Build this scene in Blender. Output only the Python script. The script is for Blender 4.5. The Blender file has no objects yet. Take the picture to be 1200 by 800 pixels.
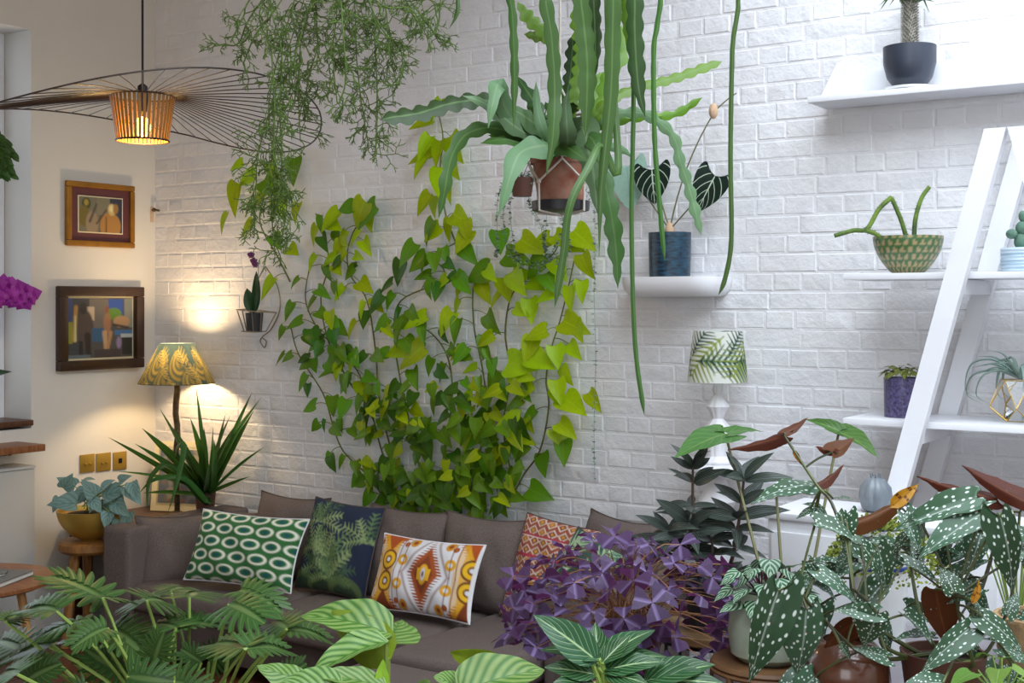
import bpy, bmesh, math, random
import numpy as np
from mathutils import Vector, Matrix
random.seed(7); rnd = random.random
def U(a, b): return a + (b - a) * rnd()
SC = bpy.context.scene; COL = SC.collection
PI = math.pi

# ---------------------------------------------------------------- camera
YAW = math.radians(34.05); FPX = 1500.0; HOR = 355.0
CAM = Vector((5.631, -4.788, 1.68))
FW = Vector((-math.sin(YAW), math.cos(YAW), 0)); RT = Vector((math.cos(YAW), math.sin(YAW), 0)); UP = Vector((0, 0, 1))
cd = bpy.data.cameras.new('camera'); cam = bpy.data.objects.new('camera', cd); COL.objects.link(cam)
cam.location = CAM; cam.rotation_euler = (PI / 2, 0, YAW)
cd.sensor_width = 36; cd.lens = 36 * FPX / 1200; cd.shift_y = (HOR - 400) / 1200; cd.clip_start = .05
SC.camera = cam
# ---------------------------------------------------------------- light
SC.view_settings.view_transform = 'Standard'; SC.view_settings.look = 'None'
SC.view_settings.gamma = 1; SC.view_settings.use_curve_mapping = False
SC.view_settings.exposure = 0.0
wd = bpy.data.worlds.new('sky'); SC.world = wd; wd.use_nodes = True
wd.node_tree.nodes['Background'].inputs[0].default_value = (.78, .88, 1, 1)
wd.node_tree.nodes['Background'].inputs[1].default_value = 2.2
def area(name, loc, rot, sx, sy, power, col):
    l = bpy.data.lights.new(name, 'AREA'); l.shape = 'RECTANGLE'; l.size = sx; l.size_y = sy; l.energy = power; l.color = col
    o = bpy.data.objects.new(name, l); COL.objects.link(o); o.location = loc; o.rotation_euler = rot; return o
# daylight through the roof light above the right half of the room
area('rooflight_daylight', (5.62, -2.4, 4.12), (0, 0, 0), 3.3, 4.0, 205, (.85, .925, 1))
# daylight through the tall window behind the camera
area('garden_window_daylight', (6.3, -7.35, 2.0), (math.radians(84), 0, math.radians(8)), 2.6, 2.6, 70, (.92, .96, 1))

def ray(u, v): return FW + RT * ((u - 600) / FPX) + UP * ((HOR - v) / FPX)
def W(u, v, d): return CAM + ray(u, v) * d                 # a pixel and a distance
def at_y(u, v, y): r = ray(u, v); return CAM + r * ((y - CAM.y) / r.y)
def at_x(u, v, x): r = ray(u, v); return CAM + r * ((x - CAM.x) / r.x)
def at_z(u, v, z): r = ray(u, v); return CAM + r * ((z - CAM.z) / r.z)

# ---------------------------------------------------------------- materials
def lin(h):
    if isinstance(h, str):
        h = [int(h[i:i + 2], 16) / 255 for i in (0, 2, 4)]
    return tuple((c / 12.92 if c <= .04045 else ((c + .055) / 1.055) ** 2.4) for c in h[:3])
class NT:
    def __init__(s, name):
        s.m = bpy.data.materials.new(name); s.m.use_nodes = True; s.t = s.m.node_tree; s.n = s.t.nodes
        s.b = s.n['Principled BSDF']; s.out = s.n['Material Output']
    def new(s, typ, **kw):
        x = s.n.new(typ)
        for k, v in kw.items(): setattr(x, k, v)
        return x
    def link(s, a, b): s.t.links.new(a, b)
    def val(s, inp, v):
        if hasattr(v, 'is_linked') or isinstance(v, bpy.types.NodeSocket): s.link(v, inp)
        elif isinstance(v, (tuple, list)) and len(v) == 3 and inp.type == 'RGBA': inp.default_value = (*v, 1)
        else: inp.default_value = v
    def math(s, op, a, b=None, c=None):
        x = s.new('ShaderNodeMath', operation=op)
        for i, q in enumerate((a, b, c)):
            if q is not None: s.val(x.inputs[i], q)
        return x.outputs[0]
    def mix(s, f, a, b):
        x = s.new('ShaderNodeMix', data_type='RGBA'); s.val(x.inputs[0], f); s.val(x.inputs[6], a); s.val(x.inputs[7], b); return x.outputs[2]
    def noise(s, scale, detail=3, vec=None, rough=.5):
        x = s.new('ShaderNodeTexNoise'); x.inputs['Scale'].default_value = scale; x.inputs['Detail'].default_value = detail
        x.inputs['Roughness'].default_value = rough
        if vec is None: vec = s.coord('Object')
        s.link(vec, x.inputs['Vector']); return x.outputs['Fac']
    def coord(s, w): return s.new('ShaderNodeTexCoord').outputs[w]
    def geo(s): return s.new('ShaderNodeNewGeometry').outputs['Position']
    def ramp(s, f, lo, hi):
        x = s.new('ShaderNodeMapRange'); s.val(x.inputs[0], f); x.inputs[1].default_value = lo; x.inputs[2].default_value = hi; return x.outputs[0]
    def bump(s, h, strength=.3, dist=.01):
        x = s.new('ShaderNodeBump'); x.inputs['Strength'].default_value = strength; x.inputs['Distance'].default_value = dist
        s.link(h, x.inputs['Height']); s.link(x.outputs[0], s.b.inputs['Normal']); return x
    def scale(s, vec, sc):
        x = s.new('ShaderNodeMapping'); s.link(vec, x.inputs[0]); x.inputs['Scale'].default_value = sc; return x.outputs[0]
M = {}
def plain(name, col, rough=.5, metal=0, var=.0, nscale=8, bump=0, bscale=60, spec=.5, stretch=(1, 1, 1), col2=None, coat=0):
    t = NT(name); c = lin(col); t.b.inputs['Roughness'].default_value = rough; t.b.inputs['Metallic'].default_value = metal
    t.b.inputs['Specular IOR Level'].default_value = spec; t.b.inputs['Coat Weight'].default_value = coat
    vec = t.scale(t.geo(), stretch)
    if var or col2:
        c2 = lin(col2) if col2 else tuple(x * (1 - var) for x in c)
        t.val(t.b.inputs['Base Color'], t.mix(t.ramp(t.noise(nscale, 4, vec), .35, .65), c, c2))
    else: t.val(t.b.inputs['Base Color'], c)
    if bump: t.bump(t.noise(bscale, 4, vec), bump, .004)
    M[name] = t.m; return t
def leafmat(name, col, vein, kind='plain', k=10, m=3., w=.12, rough=.38, trans=.28, var=.16, tcol=None, mid=.05, soft=.05):
    t = NT(name); c = lin(col); v = lin(vein)
    uv = t.new('ShaderNodeSeparateXYZ'); t.link(t.coord('UV'), uv.inputs[0])
    s, tt = uv.outputs[0], uv.outputs[1]
    a = t.math('ABSOLUTE', t.math('MULTIPLY_ADD', s, 2., -1.))
    r = t.new('ShaderNodeObjectInfo').outputs['Random']
    nz = t.noise(9, 2)
    hv = t.new('ShaderNodeHueSaturation')
    t.val(hv.inputs['Hue'], t.math('MULTIPLY_ADD', r, .03, .485))
    t.val(hv.inputs['Value'], t.math('ADD', t.math('MULTIPLY_ADD', r, 2 * var, 1 - var), t.math('MULTIPLY_ADD', nz, .3, -.15)))
    t.val(hv.inputs['Color'], c); base = hv.outputs[0]
    midf = t.math('SUBTRACT', 1., t.ramp(a, mid * .6, mid * 1.4))
    if kind == 'plain': f = t.math('MULTIPLY', midf, .7)
    else:
        q = t.math('FRACT', t.math('SUBTRACT', t.math('MULTIPLY', tt, float(k)), t.math('MULTIPLY', a, float(m))))
        tri = t.math('ABSOLUTE', t.math('SUBTRACT', q, .5))
        if kind == 'veins': f = t.math('SUBTRACT', 1., t.ramp(tri, w - soft, w + soft))
        elif kind == 'spots':
            vm = t.new('ShaderNodeTexVoronoi'); vm.voronoi_dimensions = '2D'; vm.inputs['Scale'].default_value = k; vm.inputs['Randomness'].default_value = .75
            t.link(t.scale(t.coord('UV'), (m, 1, 1)), vm.inputs['Vector'])
            f = t.math('SUBTRACT', 1., t.ramp(vm.outputs['Distance'], w - soft, w + soft)); midf = t.math('MULTIPLY', midf, .35)
        f = t.math('MAXIMUM', f, midf)
    colr = t.mix(f, base, v)
    t.val(t.b.inputs['Base Color'], colr); t.b.inputs['Roughness'].default_value = rough; t.b.inputs['Specular IOR Level'].default_value = .28
    if kind in ('veins', 'stripe'): t.bump(tri, .25, .003)
    if trans:
        tr = t.new('ShaderNodeBsdfTranslucent')
        if tcol: t.val(tr.inputs[0], lin(tcol))
        else: t.link(colr, tr.inputs[0])
        mx = t.new('ShaderNodeMixShader'); mx.inputs[0].default_value = trans
        t.link(t.b.outputs[0], mx.inputs[1]); t.link(tr.outputs[0], mx.inputs[2]); t.link(mx.outputs[0], t.out.inputs[0])
    M[name] = t.m
def printed(name, rough=.8, weave=0, trans=0, coat=0):
    t = NT(name); at = t.new('ShaderNodeAttribute', attribute_name='Col')
    t.link(at.outputs['Color'], t.b.inputs['Base Color']); t.b.inputs['Roughness'].default_value = rough
    t.b.inputs['Coat Weight'].default_value = coat
    if weave: t.bump(t.noise(420, 2, t.geo()), weave, .002)
    if trans:
        tr = t.new('ShaderNodeBsdfTranslucent'); t.link(at.outputs['Color'], tr.inputs[0])
        mx = t.new('ShaderNodeMixShader'); mx.inputs[0].default_value = trans
        t.link(t.b.outputs[0], mx.inputs[1]); t.link(tr.outputs[0], mx.inputs[2]); t.link(mx.outputs[0], t.out.inputs[0])
    M[name] = t.m
def glassmat(name, col, rough=.03, trans=1.0):
    t = NT(name); t.val(t.b.inputs['Base Color'], lin(col)); t.b.inputs['Roughness'].default_value = rough
    t.b.inputs['Transmission Weight'].default_value = trans; t.b.inputs['IOR'].default_value = 1.45; M[name] = t.m
def emit(name, col, strength):
    t = NT(name); t.val(t.b.inputs['Base Color'], lin(col)); t.val(t.b.inputs['Emission Color'], lin(col)); t.b.inputs['Emission Strength'].default_value = strength; M[name] = t.m

# painted brick: thick uneven white paint
t = NT('painted_brick'); g = t.geo()
t.val(t.b.inputs['Base Color'], t.mix(t.ramp(t.noise(5, 4, g), .3, .7), lin('e6e6e9'), lin('dddde1'))); t.b.inputs['Roughness'].default_value = .5
h = t.math('ADD', t.math('MULTIPLY', t.noise(22, 5, g, .6), 1.), t.math('MULTIPLY', t.noise(7, 3, g), 1.2)); t.bump(h, .6, .012); M['painted_brick'] = t.m
plain('plaster', 'd8d5cf', .8, var=.04, nscale=2, bump=.08, bscale=40)
plain('white_gloss', 'e8e8ec', .35); plain('white_paint', 'e4e5ea', .45, var=.04, bump=.05)
plain('window_white', 'e9edf3', .4); plain('grey_paint', 'b5b4b0', .6)
plain('floor_wood', '6b3f2a', .35, col2='4f2d1d', nscale=6, stretch=(14, 1, 1), bump=.1)
plain('dark_wood', '5c3622', .4, col2='3f2417', nscale=7, stretch=(3, 14, 3))
plain('mid_wood', '97633d', .4, col2='7b4a2c', nscale=5, stretch=(3, 18, 3)); plain('oak', 'b98a52', .5, col2='9a6d3d', nscale=6, stretch=(12, 12, 1.5))
plain('stool_wood', '9b6a35', .5, col2='7c5226', nscale=6, stretch=(12, 3, 3))
plain('tray_wood', 'b0926a', .45, col2='8d6f49', nscale=5, stretch=(2, 14, 2))
plain('brass', 'c39f48', .36, metal=.6, var=.15, nscale=5); plain('gold_frame', 'a9752a', .4, metal=.55, var=.25, nscale=14)
plain('brown_frame', '3b2519', .35, var=.3, nscale=10); plain('mount_maroon', '5b2f33', .7); plain('cream', 'd9cda8', .6)
plain('bronze', '5a4a33', .5, metal=.5, var=.5, nscale=40, bump=.8, bscale=120); plain('black_metal', '17161a', .4, metal=.4)
plain('wire_brown', '3a2a22', .45); plain('wire_grey', '8d8272', .4, metal=.5)
t = plain('sofa_fabric', '7d716c', .95, bump=.8, bscale=380, spec=.15, col2='5f5450', nscale=330); plain('sofa_fabric2', '5a4f4b', .95, bump=.5, bscale=420, spec=.15)
plain('terracotta', '8a4a36', .85, col2='a57a68', nscale=16, bump=.15); plain('terracotta_dark', '5a3427', .6, var=.25, nscale=6)
plain('soil', '2c2119', 1, var=.5, nscale=60, bump=1, bscale=90); plain('black_plastic', '232327', .45); plain('white_ceramic', 'eef0f2', .25)
plain('macrame', 'd8d2c6', .9, bump=.5, bscale=200); plain('rope', 'c9c2b4', .9)
plain('dark_ceramic', '343a48', .4, var=.15); plain('blue_glaze', '0f1e2e', .3, col2='1f475c', nscale=28, stretch=(1, 1, 4), bump=.3, bscale=60)
plain('speckle_glaze', '332d4a', .3, col2='5f5680', nscale=110, bump=.2, bscale=110)
plain('maroon_glaze', '4a1f28', .3, var=.3); plain('brown_glaze', '42251a', .22, col2='5c3624', nscale=5, coat=.5)
plain('celadon', 'a8b2a2', .25, col2='8a9684', nscale=10); plain('smoke_ceramic', '7f868d', .35, col2='5c646c', nscale=6)
plain('pale_table', '8b858c', .45, var=.06); plain('rattan', '6f4e30', .5, var=.3, nscale=20); plain('wrap_grey', 'b7b2bb', .6, var=.2, nscale=30, stretch=(1, 1, 8))
plain('basket', 'b3936a', .8, var=.4, nscale=40, bump=.8, bscale=80); plain('moss', '7c8628', .9, col2='4f5c1e', nscale=40, bump=.9, bscale=120)
plain('pebble_blue', 'c9d8e4', .5, col2='9bb6c8', nscale=4, stretch=(1, 1, 22)); plain('book_grey', '6f6f6c', .5); plain('paper', 'd9d6cc', .8)
plain('petal_purple', '8a1a8e', .5, col2='a932a8', nscale=20); plain('petal_dark', '5e1d55', .5); plain('chip', 'c9a98a', .8)
plain('blue_band', '27409a', .3)
glassmat('clear_glass', 'f2f7f8'); glassmat('pane_glass', 'ffffff', 0); glassmat('jar_glass', 'dfe8da', .25, .55)
emit('bulb_glow', 'ffb24a', 14.0); emit('bulb_lamp', 'ffcf8c', 6.0)
printed('print_cloth', .9, .35); printed('print_paint', .55); printed('print_shade', .9, .15, .17); printed('print_shade_white', .9, .15, .25); printed('print_glaze', .35, 0, 0, .2)
plain('slat_amber', 'a8742e', .5, var=.2)
# plants
leafmat('pothos_lime', 'a0bd0c', 'afca28', trans=.35, rough=.35, mid=.04); leafmat('pothos_mid', '5f8f16', '769f2a', trans=.32, rough=.32, mid=.04); leafmat('pothos_dark', '3f6c1a', '558030', trans=.28, rough=.3, mid=.04)
plain('pothos_stem', '6c7a2b', .6, col2='5a4a2a', nscale=12)
leafmat('xanadu', '3a5829', '68804a', trans=.15, rough=.33, mid=.09); plain('xanadu_stem', '86a04c', .5)
leafmat('orbifolia', '84a25a', '42702a', 'veins', k=7, m=2.6, w=.22, soft=.16, trans=.25, rough=.3, mid=.03); leafmat('orbifolia_back', '8aa82c', '7c9a2a', trans=.4, mid=.04)
leafmat('aglaonema', '28502e', '9fb886', 'veins', k=7, m=3.0, w=.02, soft=.08, trans=.15, rough=.28, mid=.055)
leafmat('oxalis', '524061', '8a78a6', trans=.25, rough=.5, mid=.16, tcol='8a3a7a', var=.3); plain('oxalis_stem', '8a6040', .6)
leafmat('begonia', '36523a', 'c9d4cc', 'spots', k=9, m=.62, w=.165, soft=.04, trans=.08, rough=.28, var=.25); leafmat('begonia_under', '592c12', '7a4820', trans=.35, rough=.5, tcol='b0602a', mid=.06)
plain('begonia_stem', '33301e', .5, col2='4f5a28', nscale=9); leafmat('begonia_new', 'b7791e', '8a4a1a', trans=.35, mid=.06)
leafmat('silver_leaf', '7d9c96', '55786f', 'veins', k=4, m=2.2, w=.1, soft=.2, trans=.12, rough=.45, mid=.04)
leafmat('peperomia', '35603c', 'a9c2ac', 'veins', k=4, m=2.0, w=.2, soft=.1, trans=.1, rough=.25, mid=.03)
leafmat('ctenanthe', '262d28', '616d64', 'veins', k=1, m=4., w=.12, soft=.1, trans=.06, rough=.3, mid=.05); plain('ctenanthe_stem', '4a372c', .6)
leafmat('alocasia', '44692f', '668646', 'veins', k=6, m=2.5, w=.04, soft=.08, trans=.25, rough=.35, mid=.05); plain('alocasia_stem', '76754e', .5)
leafmat('anthurium', '16281f', 'c5d5bf', 'veins', k=4.2, m=2.3, w=.045, soft=.03, trans=.05, rough=.4, mid=.035, var=.1); plain('anthurium_stem', '6d6c4a', .6); leafmat('anthurium_back', '9dbfae', '86a898', trans=.2)
leafmat('strap_leaf', '3a6428', '4d7834', trans=.25, rough=.35, mid=.12); leafmat('orchid_leaf', '22401f', '35552b', trans=.1, rough=.3)
for nm, c in (('cactus_green', '40602c'), ('cactus_pale', '63835c'), ('cactus_lime', '5c7e1e'), ('cactus_dark', '324c24')):
    leafmat(nm, c, '7d9a6e' if 'pale' in nm else '5f8044', trans=.12, rough=.34, mid=.10, var=.2)
leafmat('rhipsalis', '637c3a', '637c3a', trans=.1, var=.3); plain('string_leaf', '6d8270', .5, var=.3, nscale=30)
plain('tail_cactus', '3c5526', .8, col2='66802e', nscale=20, bump=.8, bscale=150); plain('pachy_trunk', '6a675c', .9, col2='98948a', nscale=60)
leafmat('air_plant', '8fa79c', 'a7bcb0', trans=.15, rough=.6); leafmat('fittonia', '5f6a30', '8f8a44', 'veins', k=4, m=2, w=.08, trans=.2); plain('opuntia', '5c7f6c', .7, var=.25, nscale=30)
leafmat('fresh_leaf', '86b050', 'a5c878', 'plain', trans=.35)

# ---------------------------------------------------------------- mesh helpers
class MB:
    def __init__(s): s.v = []; s.f = []; s.uv = {}; s.mi = []; s.col = None
    def add(s, v, f, mi=0, uv=None):
        o = len(s.v); s.v += [tuple(x) for x in v]; s.f += [tuple(i + o for i in q) for q in f]; s.mi += [mi] * len(f)
        if uv:
            for i, c in enumerate(uv): s.uv[o + i] = c
        return s
    def box(s, c, size, rz=0, bev=0, seg=2, rot=None, mi=0):
        bm = bmesh.new(); bmesh.ops.create_cube(bm, size=1)
        bmesh.ops.scale(bm, vec=size, verts=bm.verts)
        if bev: bmesh.ops.bevel(bm, geom=bm.edges[:], offset=bev, segments=seg, affect='EDGES', profile=.6)
        R = rot if rot is not None else Matrix.Rotation(rz, 3, 'Z'); c = Vector(c)
        bm.verts.index_update(); s.add([R @ v.co + c for v in bm.verts], [[v.index for v in f.verts] for f in bm.faces], mi); bm.free(); return s
    def tube(s, pts, r, n=6, r1=None, mi=0, cap=True, rad=None):
        pts = [Vector(p) for p in pts]; k = len(pts); v = []; f = []
        if k < 2: return s
        nx = None
        for i, p in enumerate(pts):
            d = (pts[min(i + 1, k - 1)] - pts[max(i - 1, 0)])
            d = d.normalized() if d.length > 1e-9 else Vector((0, 0, 1))
            if nx is None: nx = d.cross(Vector((0, 0, 1)) if abs(d.z) < .9 else Vector((1, 0, 0))).normalized()
            else:
                nx = nx - d * nx.dot(d); nx = nx.normalized() if nx.length > 1e-6 else d.orthogonal().normalized()
            ny = d.cross(nx); rr = rad[i] if rad else (r if r1 is None else r + (r1 - r) * i / (k - 1))
            for j in range(n):
                a = 2 * PI * j / n; v.append(p + nx * (rr * math.cos(a)) + ny * (rr * math.sin(a)))
        for i in range(k - 1):
            for j in range(n): f.append((i * n + j, i * n + (j + 1) % n, (i + 1) * n + (j + 1) % n, (i + 1) * n + j))
        if cap: f.append(tuple(range(n - 1, -1, -1))); f.append(tuple((k - 1) * n + j for j in range(n)))
        return s.add(v, f, mi, [(.5, .5)] * len(v))
    def lathe(s, prof, c, n=28, rib=0, ribn=8, mi=0, R=None):
        c = Vector(c); v = []; f = []; k = len(prof)
        for r, z in prof:
            for j in range(n):
                a = 2 * PI * j / n; q = r * (1 - rib * abs(math.cos(a * ribn / 2)) ** 6) if rib else r
                p = Vector((q * math.cos(a), q * math.sin(a), z)); v.append((R @ p if R else p) + c)
        for i in range(k - 1):
            for j in range(n): f.append((i * n + j, i * n + (j + 1) % n, (i + 1) * n + (j + 1) % n, (i + 1) * n + j))
        if prof[0][0] > 1e-4: f.append(tuple(range(n - 1, -1, -1)))
        if prof[-1][0] > 1e-4: f.append(tuple((k - 1) * n + j for j in range(n)))
        return s.add(v, f, mi)
    def sphere(s, c, r, n=10, m=7, sz=1, mi=0, R=None):
        return s.lathe([(max(r * math.sin(PI * i / m), 1e-5), -r * sz * math.cos(PI * i / m)) for i in range(m + 1)], c, n, mi=mi, R=R)
    def mesh(s, name, mats, smooth=True, ang=40):
        me = bpy.data.meshes.new(name); me.from_pydata(s.v, [], s.f)
        for m in (mats if isinstance(mats, (list, tuple)) else [mats]): me.materials.append(M[m])
        if s.uv:
            l = me.uv_layers.new(name='UVMap'); vi = np.empty(len(me.loops), 'i'); me.loops.foreach_get('vertex_index', vi)
            a = np.full((len(s.v), 2), .5, 'f')
            for i, c in s.uv.items(): a[i] = c
            l.data.foreach_set('uv', a[vi].ravel())
        me.polygons.foreach_set('material_index', s.mi)
        if s.col is not None:
            ca = me.color_attributes.new('Col', 'FLOAT_COLOR', 'POINT'); ca.data.foreach_set('color', np.asarray(s.col, 'f').ravel())
        if smooth:
            me.polygons.foreach_set('use_smooth', [True] * len(me.polygons))
            if ang < 180: me.set_sharp_from_angle(angle=math.radians(ang))
        me.update(); return me
def link(name, data, parent=None):
    o = bpy.data.objects.new(name, data); COL.objects.link(o)
    if parent is not None:
        o.parent = parent
        if parent.parent is None: o.matrix_parent_inverse = Matrix.Translation(-Vector(parent.location))
    return o
def thing(name, label, cat, loc, group=None):
    o = bpy.data.objects.new(name, None); COL.objects.link(o); o.location = loc; o.empty_display_size = .05
    o['label'] = label; o['category'] = cat
    if group: o['group'] = group
    return o
def part(name, mb, mat, parent, smooth=True, ang=40, label=None):
    o = link(name, mb.mesh(name, mat, smooth, ang), parent)
    if label: o['label'] = label
    return o
def solo(name, mb, mat, label, cat, group=None, ang=40):
    o = link(name, mb.mesh(name, mat, True, ang)); o['label'] = label; o['category'] = cat
    if group: o['group'] = group
    return o
def struct(name, mb, mat, smooth=True):
    o = link(name, mb.mesh(name, mat, smooth)); o['kind'] = 'structure'; return o
def bez(a, b, c, n=8):
    a, b, c = Vector(a), Vector(b), Vector(c)
    return [a * (1 - t) ** 2 + b * 2 * t * (1 - t) + c * t * t for t in [i / n for i in range(n + 1)]]
def spline(pts, n=6):
    pts = [Vector(p) for p in pts]; P = [pts[0] * 2 - pts[1]] + pts + [pts[-1] * 2 - pts[-2]]; out = []
    for i in range(1, len(P) - 2):
        p0, p1, p2, p3 = P[i - 1:i + 3]
        for k in range(n):
            t = k / n
            out.append(.5 * ((2 * p1) + (p2 - p0) * t + (2 * p0 - 5 * p1 + 4 * p2 - p3) * t * t + (3 * p1 - p0 - 3 * p2 + p3) * t ** 3))
    out.append(pts[-1]); return out

# ------------------------------------------------------------ leaf templates (unit length along +Y, upper side +Z)
def leaf_mesh(name, mats, prof, ns=4, nt=8, lobe=0, cup=.25, curl=.18, wave=0, wn=3, under=False, jag=0, bend=0):
    mb = MB(); ss = [(-1 + 2 * i / ns) for i in range(ns + 1)]; v = []; uv = []; f = []
    for j in range(nt + 1):
        t = j / nt; w = prof(t)
        for s in ss:
            jj = 1 + (jag * (1 if j % 2 else -1) if abs(s) > .99 else 0)
            a = abs(s); x = s * w * jj + bend * t * t
            y = t - lobe * a ** 1.3 * (1 - t) ** 3
            z = cup * a * w - curl * t * t - .15 * lobe * a * (1 - t) ** 2 + wave * a * math.sin(2 * PI * wn * t + (1 if s > 0 else 0))
            v.append((x, y, z)); uv.append((.5 + .5 * s, t))
    n = ns + 1
    for j in range(nt):
        for i in range(ns): f.append((j * n + i, j * n + i + 1, (j + 1) * n + i + 1, (j + 1) * n + i))
    mb.add(v, f, 0, uv)
    if under: mb.add([(x, y, z - .006) for x, y, z in v], [tuple(reversed(q)) for q in f], 1, uv)
    return mb.mesh(name, mats, True, 180)
HT_ = (0, .012, .03, .06, .11, .18, .28, .40, .54, .70, .86, 1)
def heart_mesh(name, mats, w, ns=4, lobe=.2, cup=.15, curl=.2, under=False, wave=0, wn=3, bend=0, asym=0, p=.92, q=.42):
    mb = MB(); v = []; uv = []; f = []; ss = [(-1 + 2 * i / ns) for i in range(ns + 1)]; n = ns + 1
    for t in HT_:
        ww = w * max(0, math.sin(PI * t ** q)) ** p if 0 < t < 1 else 0.
        g = min(1, t / .035) * max(0, 1 - t / .5) ** 1.6
        for s in ss:
            a = abs(s); k = 1 + asym * (1 if s > 0 else -1)
            x = s * ww * k + bend * t * t; y = t - lobe * k * a ** 1.25 * g
            v.append((x, y, cup * a * ww - curl * t * t - .12 * g * lobe * a + wave * a * math.sin(2 * PI * wn * t + (1 if s > 0 else 0)) * min(1, t * 8))); uv.append((.5 + .5 * s, t))
    for j in range(len(HT_) - 1):
        for i in range(ns): f.append((j * n + i, j * n + i + 1, (j + 1) * n + i + 1, (j + 1) * n + i))
    mb.add(v, f, 0, uv)
    if under: mb.add([(x, y, z - .006) for x, y, z in v], [tuple(reversed(k)) for k in f], 1, uv)
    return mb.mesh(name, mats, True, 180)
def heart(w): return lambda t: w * (.62 + 1.0 * t) * (1 - t) ** .62 if t < .999 else .0
def ovate(w, p=.45, q=1.): return lambda t: w * max(0, math.sin(PI * min(1, max(0, t)) ** p)) ** q if 0 < t < 1 else .004
def frame(d, n):
    y = Vector(d).normalized(); z = Vector(n); z = z - y * z.dot(y)
    if z.length < 1e-5: z = y.orthogonal()
    z.normalize(); x = y.cross(z); return x, y, z
def put_leaf(name, me, parent, base, tip, nrm, wscale=1):
    base = Vector(base); d = Vector(tip) - base; L = d.length; x, y, z = frame(d, nrm)
    o = bpy.data.objects.new(name, me); COL.objects.link(o); o.parent = parent
    m = Matrix(((x.x * L * wscale, y.x * L, z.x * L, base.x), (x.y * L * wscale, y.y * L, z.y * L, base.y), (x.z * L * wscale, y.z * L, z.z * L, base.z), (0, 0, 0, 1)))
    if parent.parent is None: o.matrix_parent_inverse = Matrix.Translation(-Vector(parent.location))
    o.matrix_basis = m
    return o
def nv(f=.5, side=0.): return UP * (1 - f) - FW * f + RT * side      # between facing up and facing the viewer's side of the room
def jit(a=.3): return Vector((U(-a, a), U(-a, a), U(-a, a)))
# flat scalloped cactus stem along a path
def strap(pts, w, nrm, scal=.25, ns=9, taper=.6, base=.3, n=5):
    P = spline(pts, n); k = len(P); mb = MB(); v = []; f = []; uv = []
    L = sum((P[i + 1] - P[i]).length for i in range(k - 1)); acc = 0
    seg = max(k, int(ns * 6)); Q = []; 
    cum = [0]
    for i in range(k - 1): cum.append(cum[-1] + (P[i + 1] - P[i]).length)
    for j in range(seg + 1):
        a = cum[-1] * j / seg; i = 0
        while i < k - 2 and cum[i + 1] < a: i += 1
        h = (a - cum[i]) / max(1e-9, cum[i + 1] - cum[i]); Q.append(P[i].lerp(P[i + 1], h))
    for j, p in enumerate(Q):
        d = (Q[min(j + 1, seg)] - Q[max(j - 1, 0)]); x, y, z = frame(d, nrm); t = j / seg
        env = min(1, base + t * 4 * (1 - base)) * (1 if t < taper else max(.04, 1 - ((t - taper) / (1 - taper)) ** 1.6))
        ww = w * .5 * env * (1 - 1.25 * scal * abs(math.cos(PI * ns * t)) ** 3)
        th = .0035 + w * .04
        v += [p - x * ww, p + z * th * env, p + x * ww, p - z * th * env]; uv += [(0, t), (.5, t), (1, t), (.5, t)]
    for j in range(seg):
        for i in range(4): f.append((j * 4 + i, j * 4 + (i + 1) % 4, j * 4 + 4 + (i + 1) % 4, j * 4 + 4 + i))
    f += [(3, 2, 1, 0), tuple(seg * 4 + i for i in range(4))]
    return mb.add(v, f, 0, uv)
# a pot: outside, lip and soil
def pot(parent, c, r0, r1, h, mat, soil=True, lip=0, n=28, name='pot', bulge=0, smooth=40):
    mb = MB(); pr = [(1e-4, 0), (r0, 0)]
    for i in range(1, 7):
        t = i / 6; pr.append((r0 + (r1 - r0) * t + bulge * math.sin(PI * t), h * t * (1 - (lip > 0) * .22)))
    if lip: pr += [(r1 + lip, h * .78), (r1 + lip * 1.2, h)]
    rr = pr[-1][0]; pr += [(rr - .008, h), (rr - .012, h * .86), (1e-4, h * .85)]
    o = part(name, mb.lathe(pr, c, n), mat, parent, ang=smooth)
    if soil: part('soil', MB().lathe([(rr - .013, h * .855), (rr * .5, h * .9), (1e-4, h * .92)], c, 16), 'soil', parent)
    return o
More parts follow.
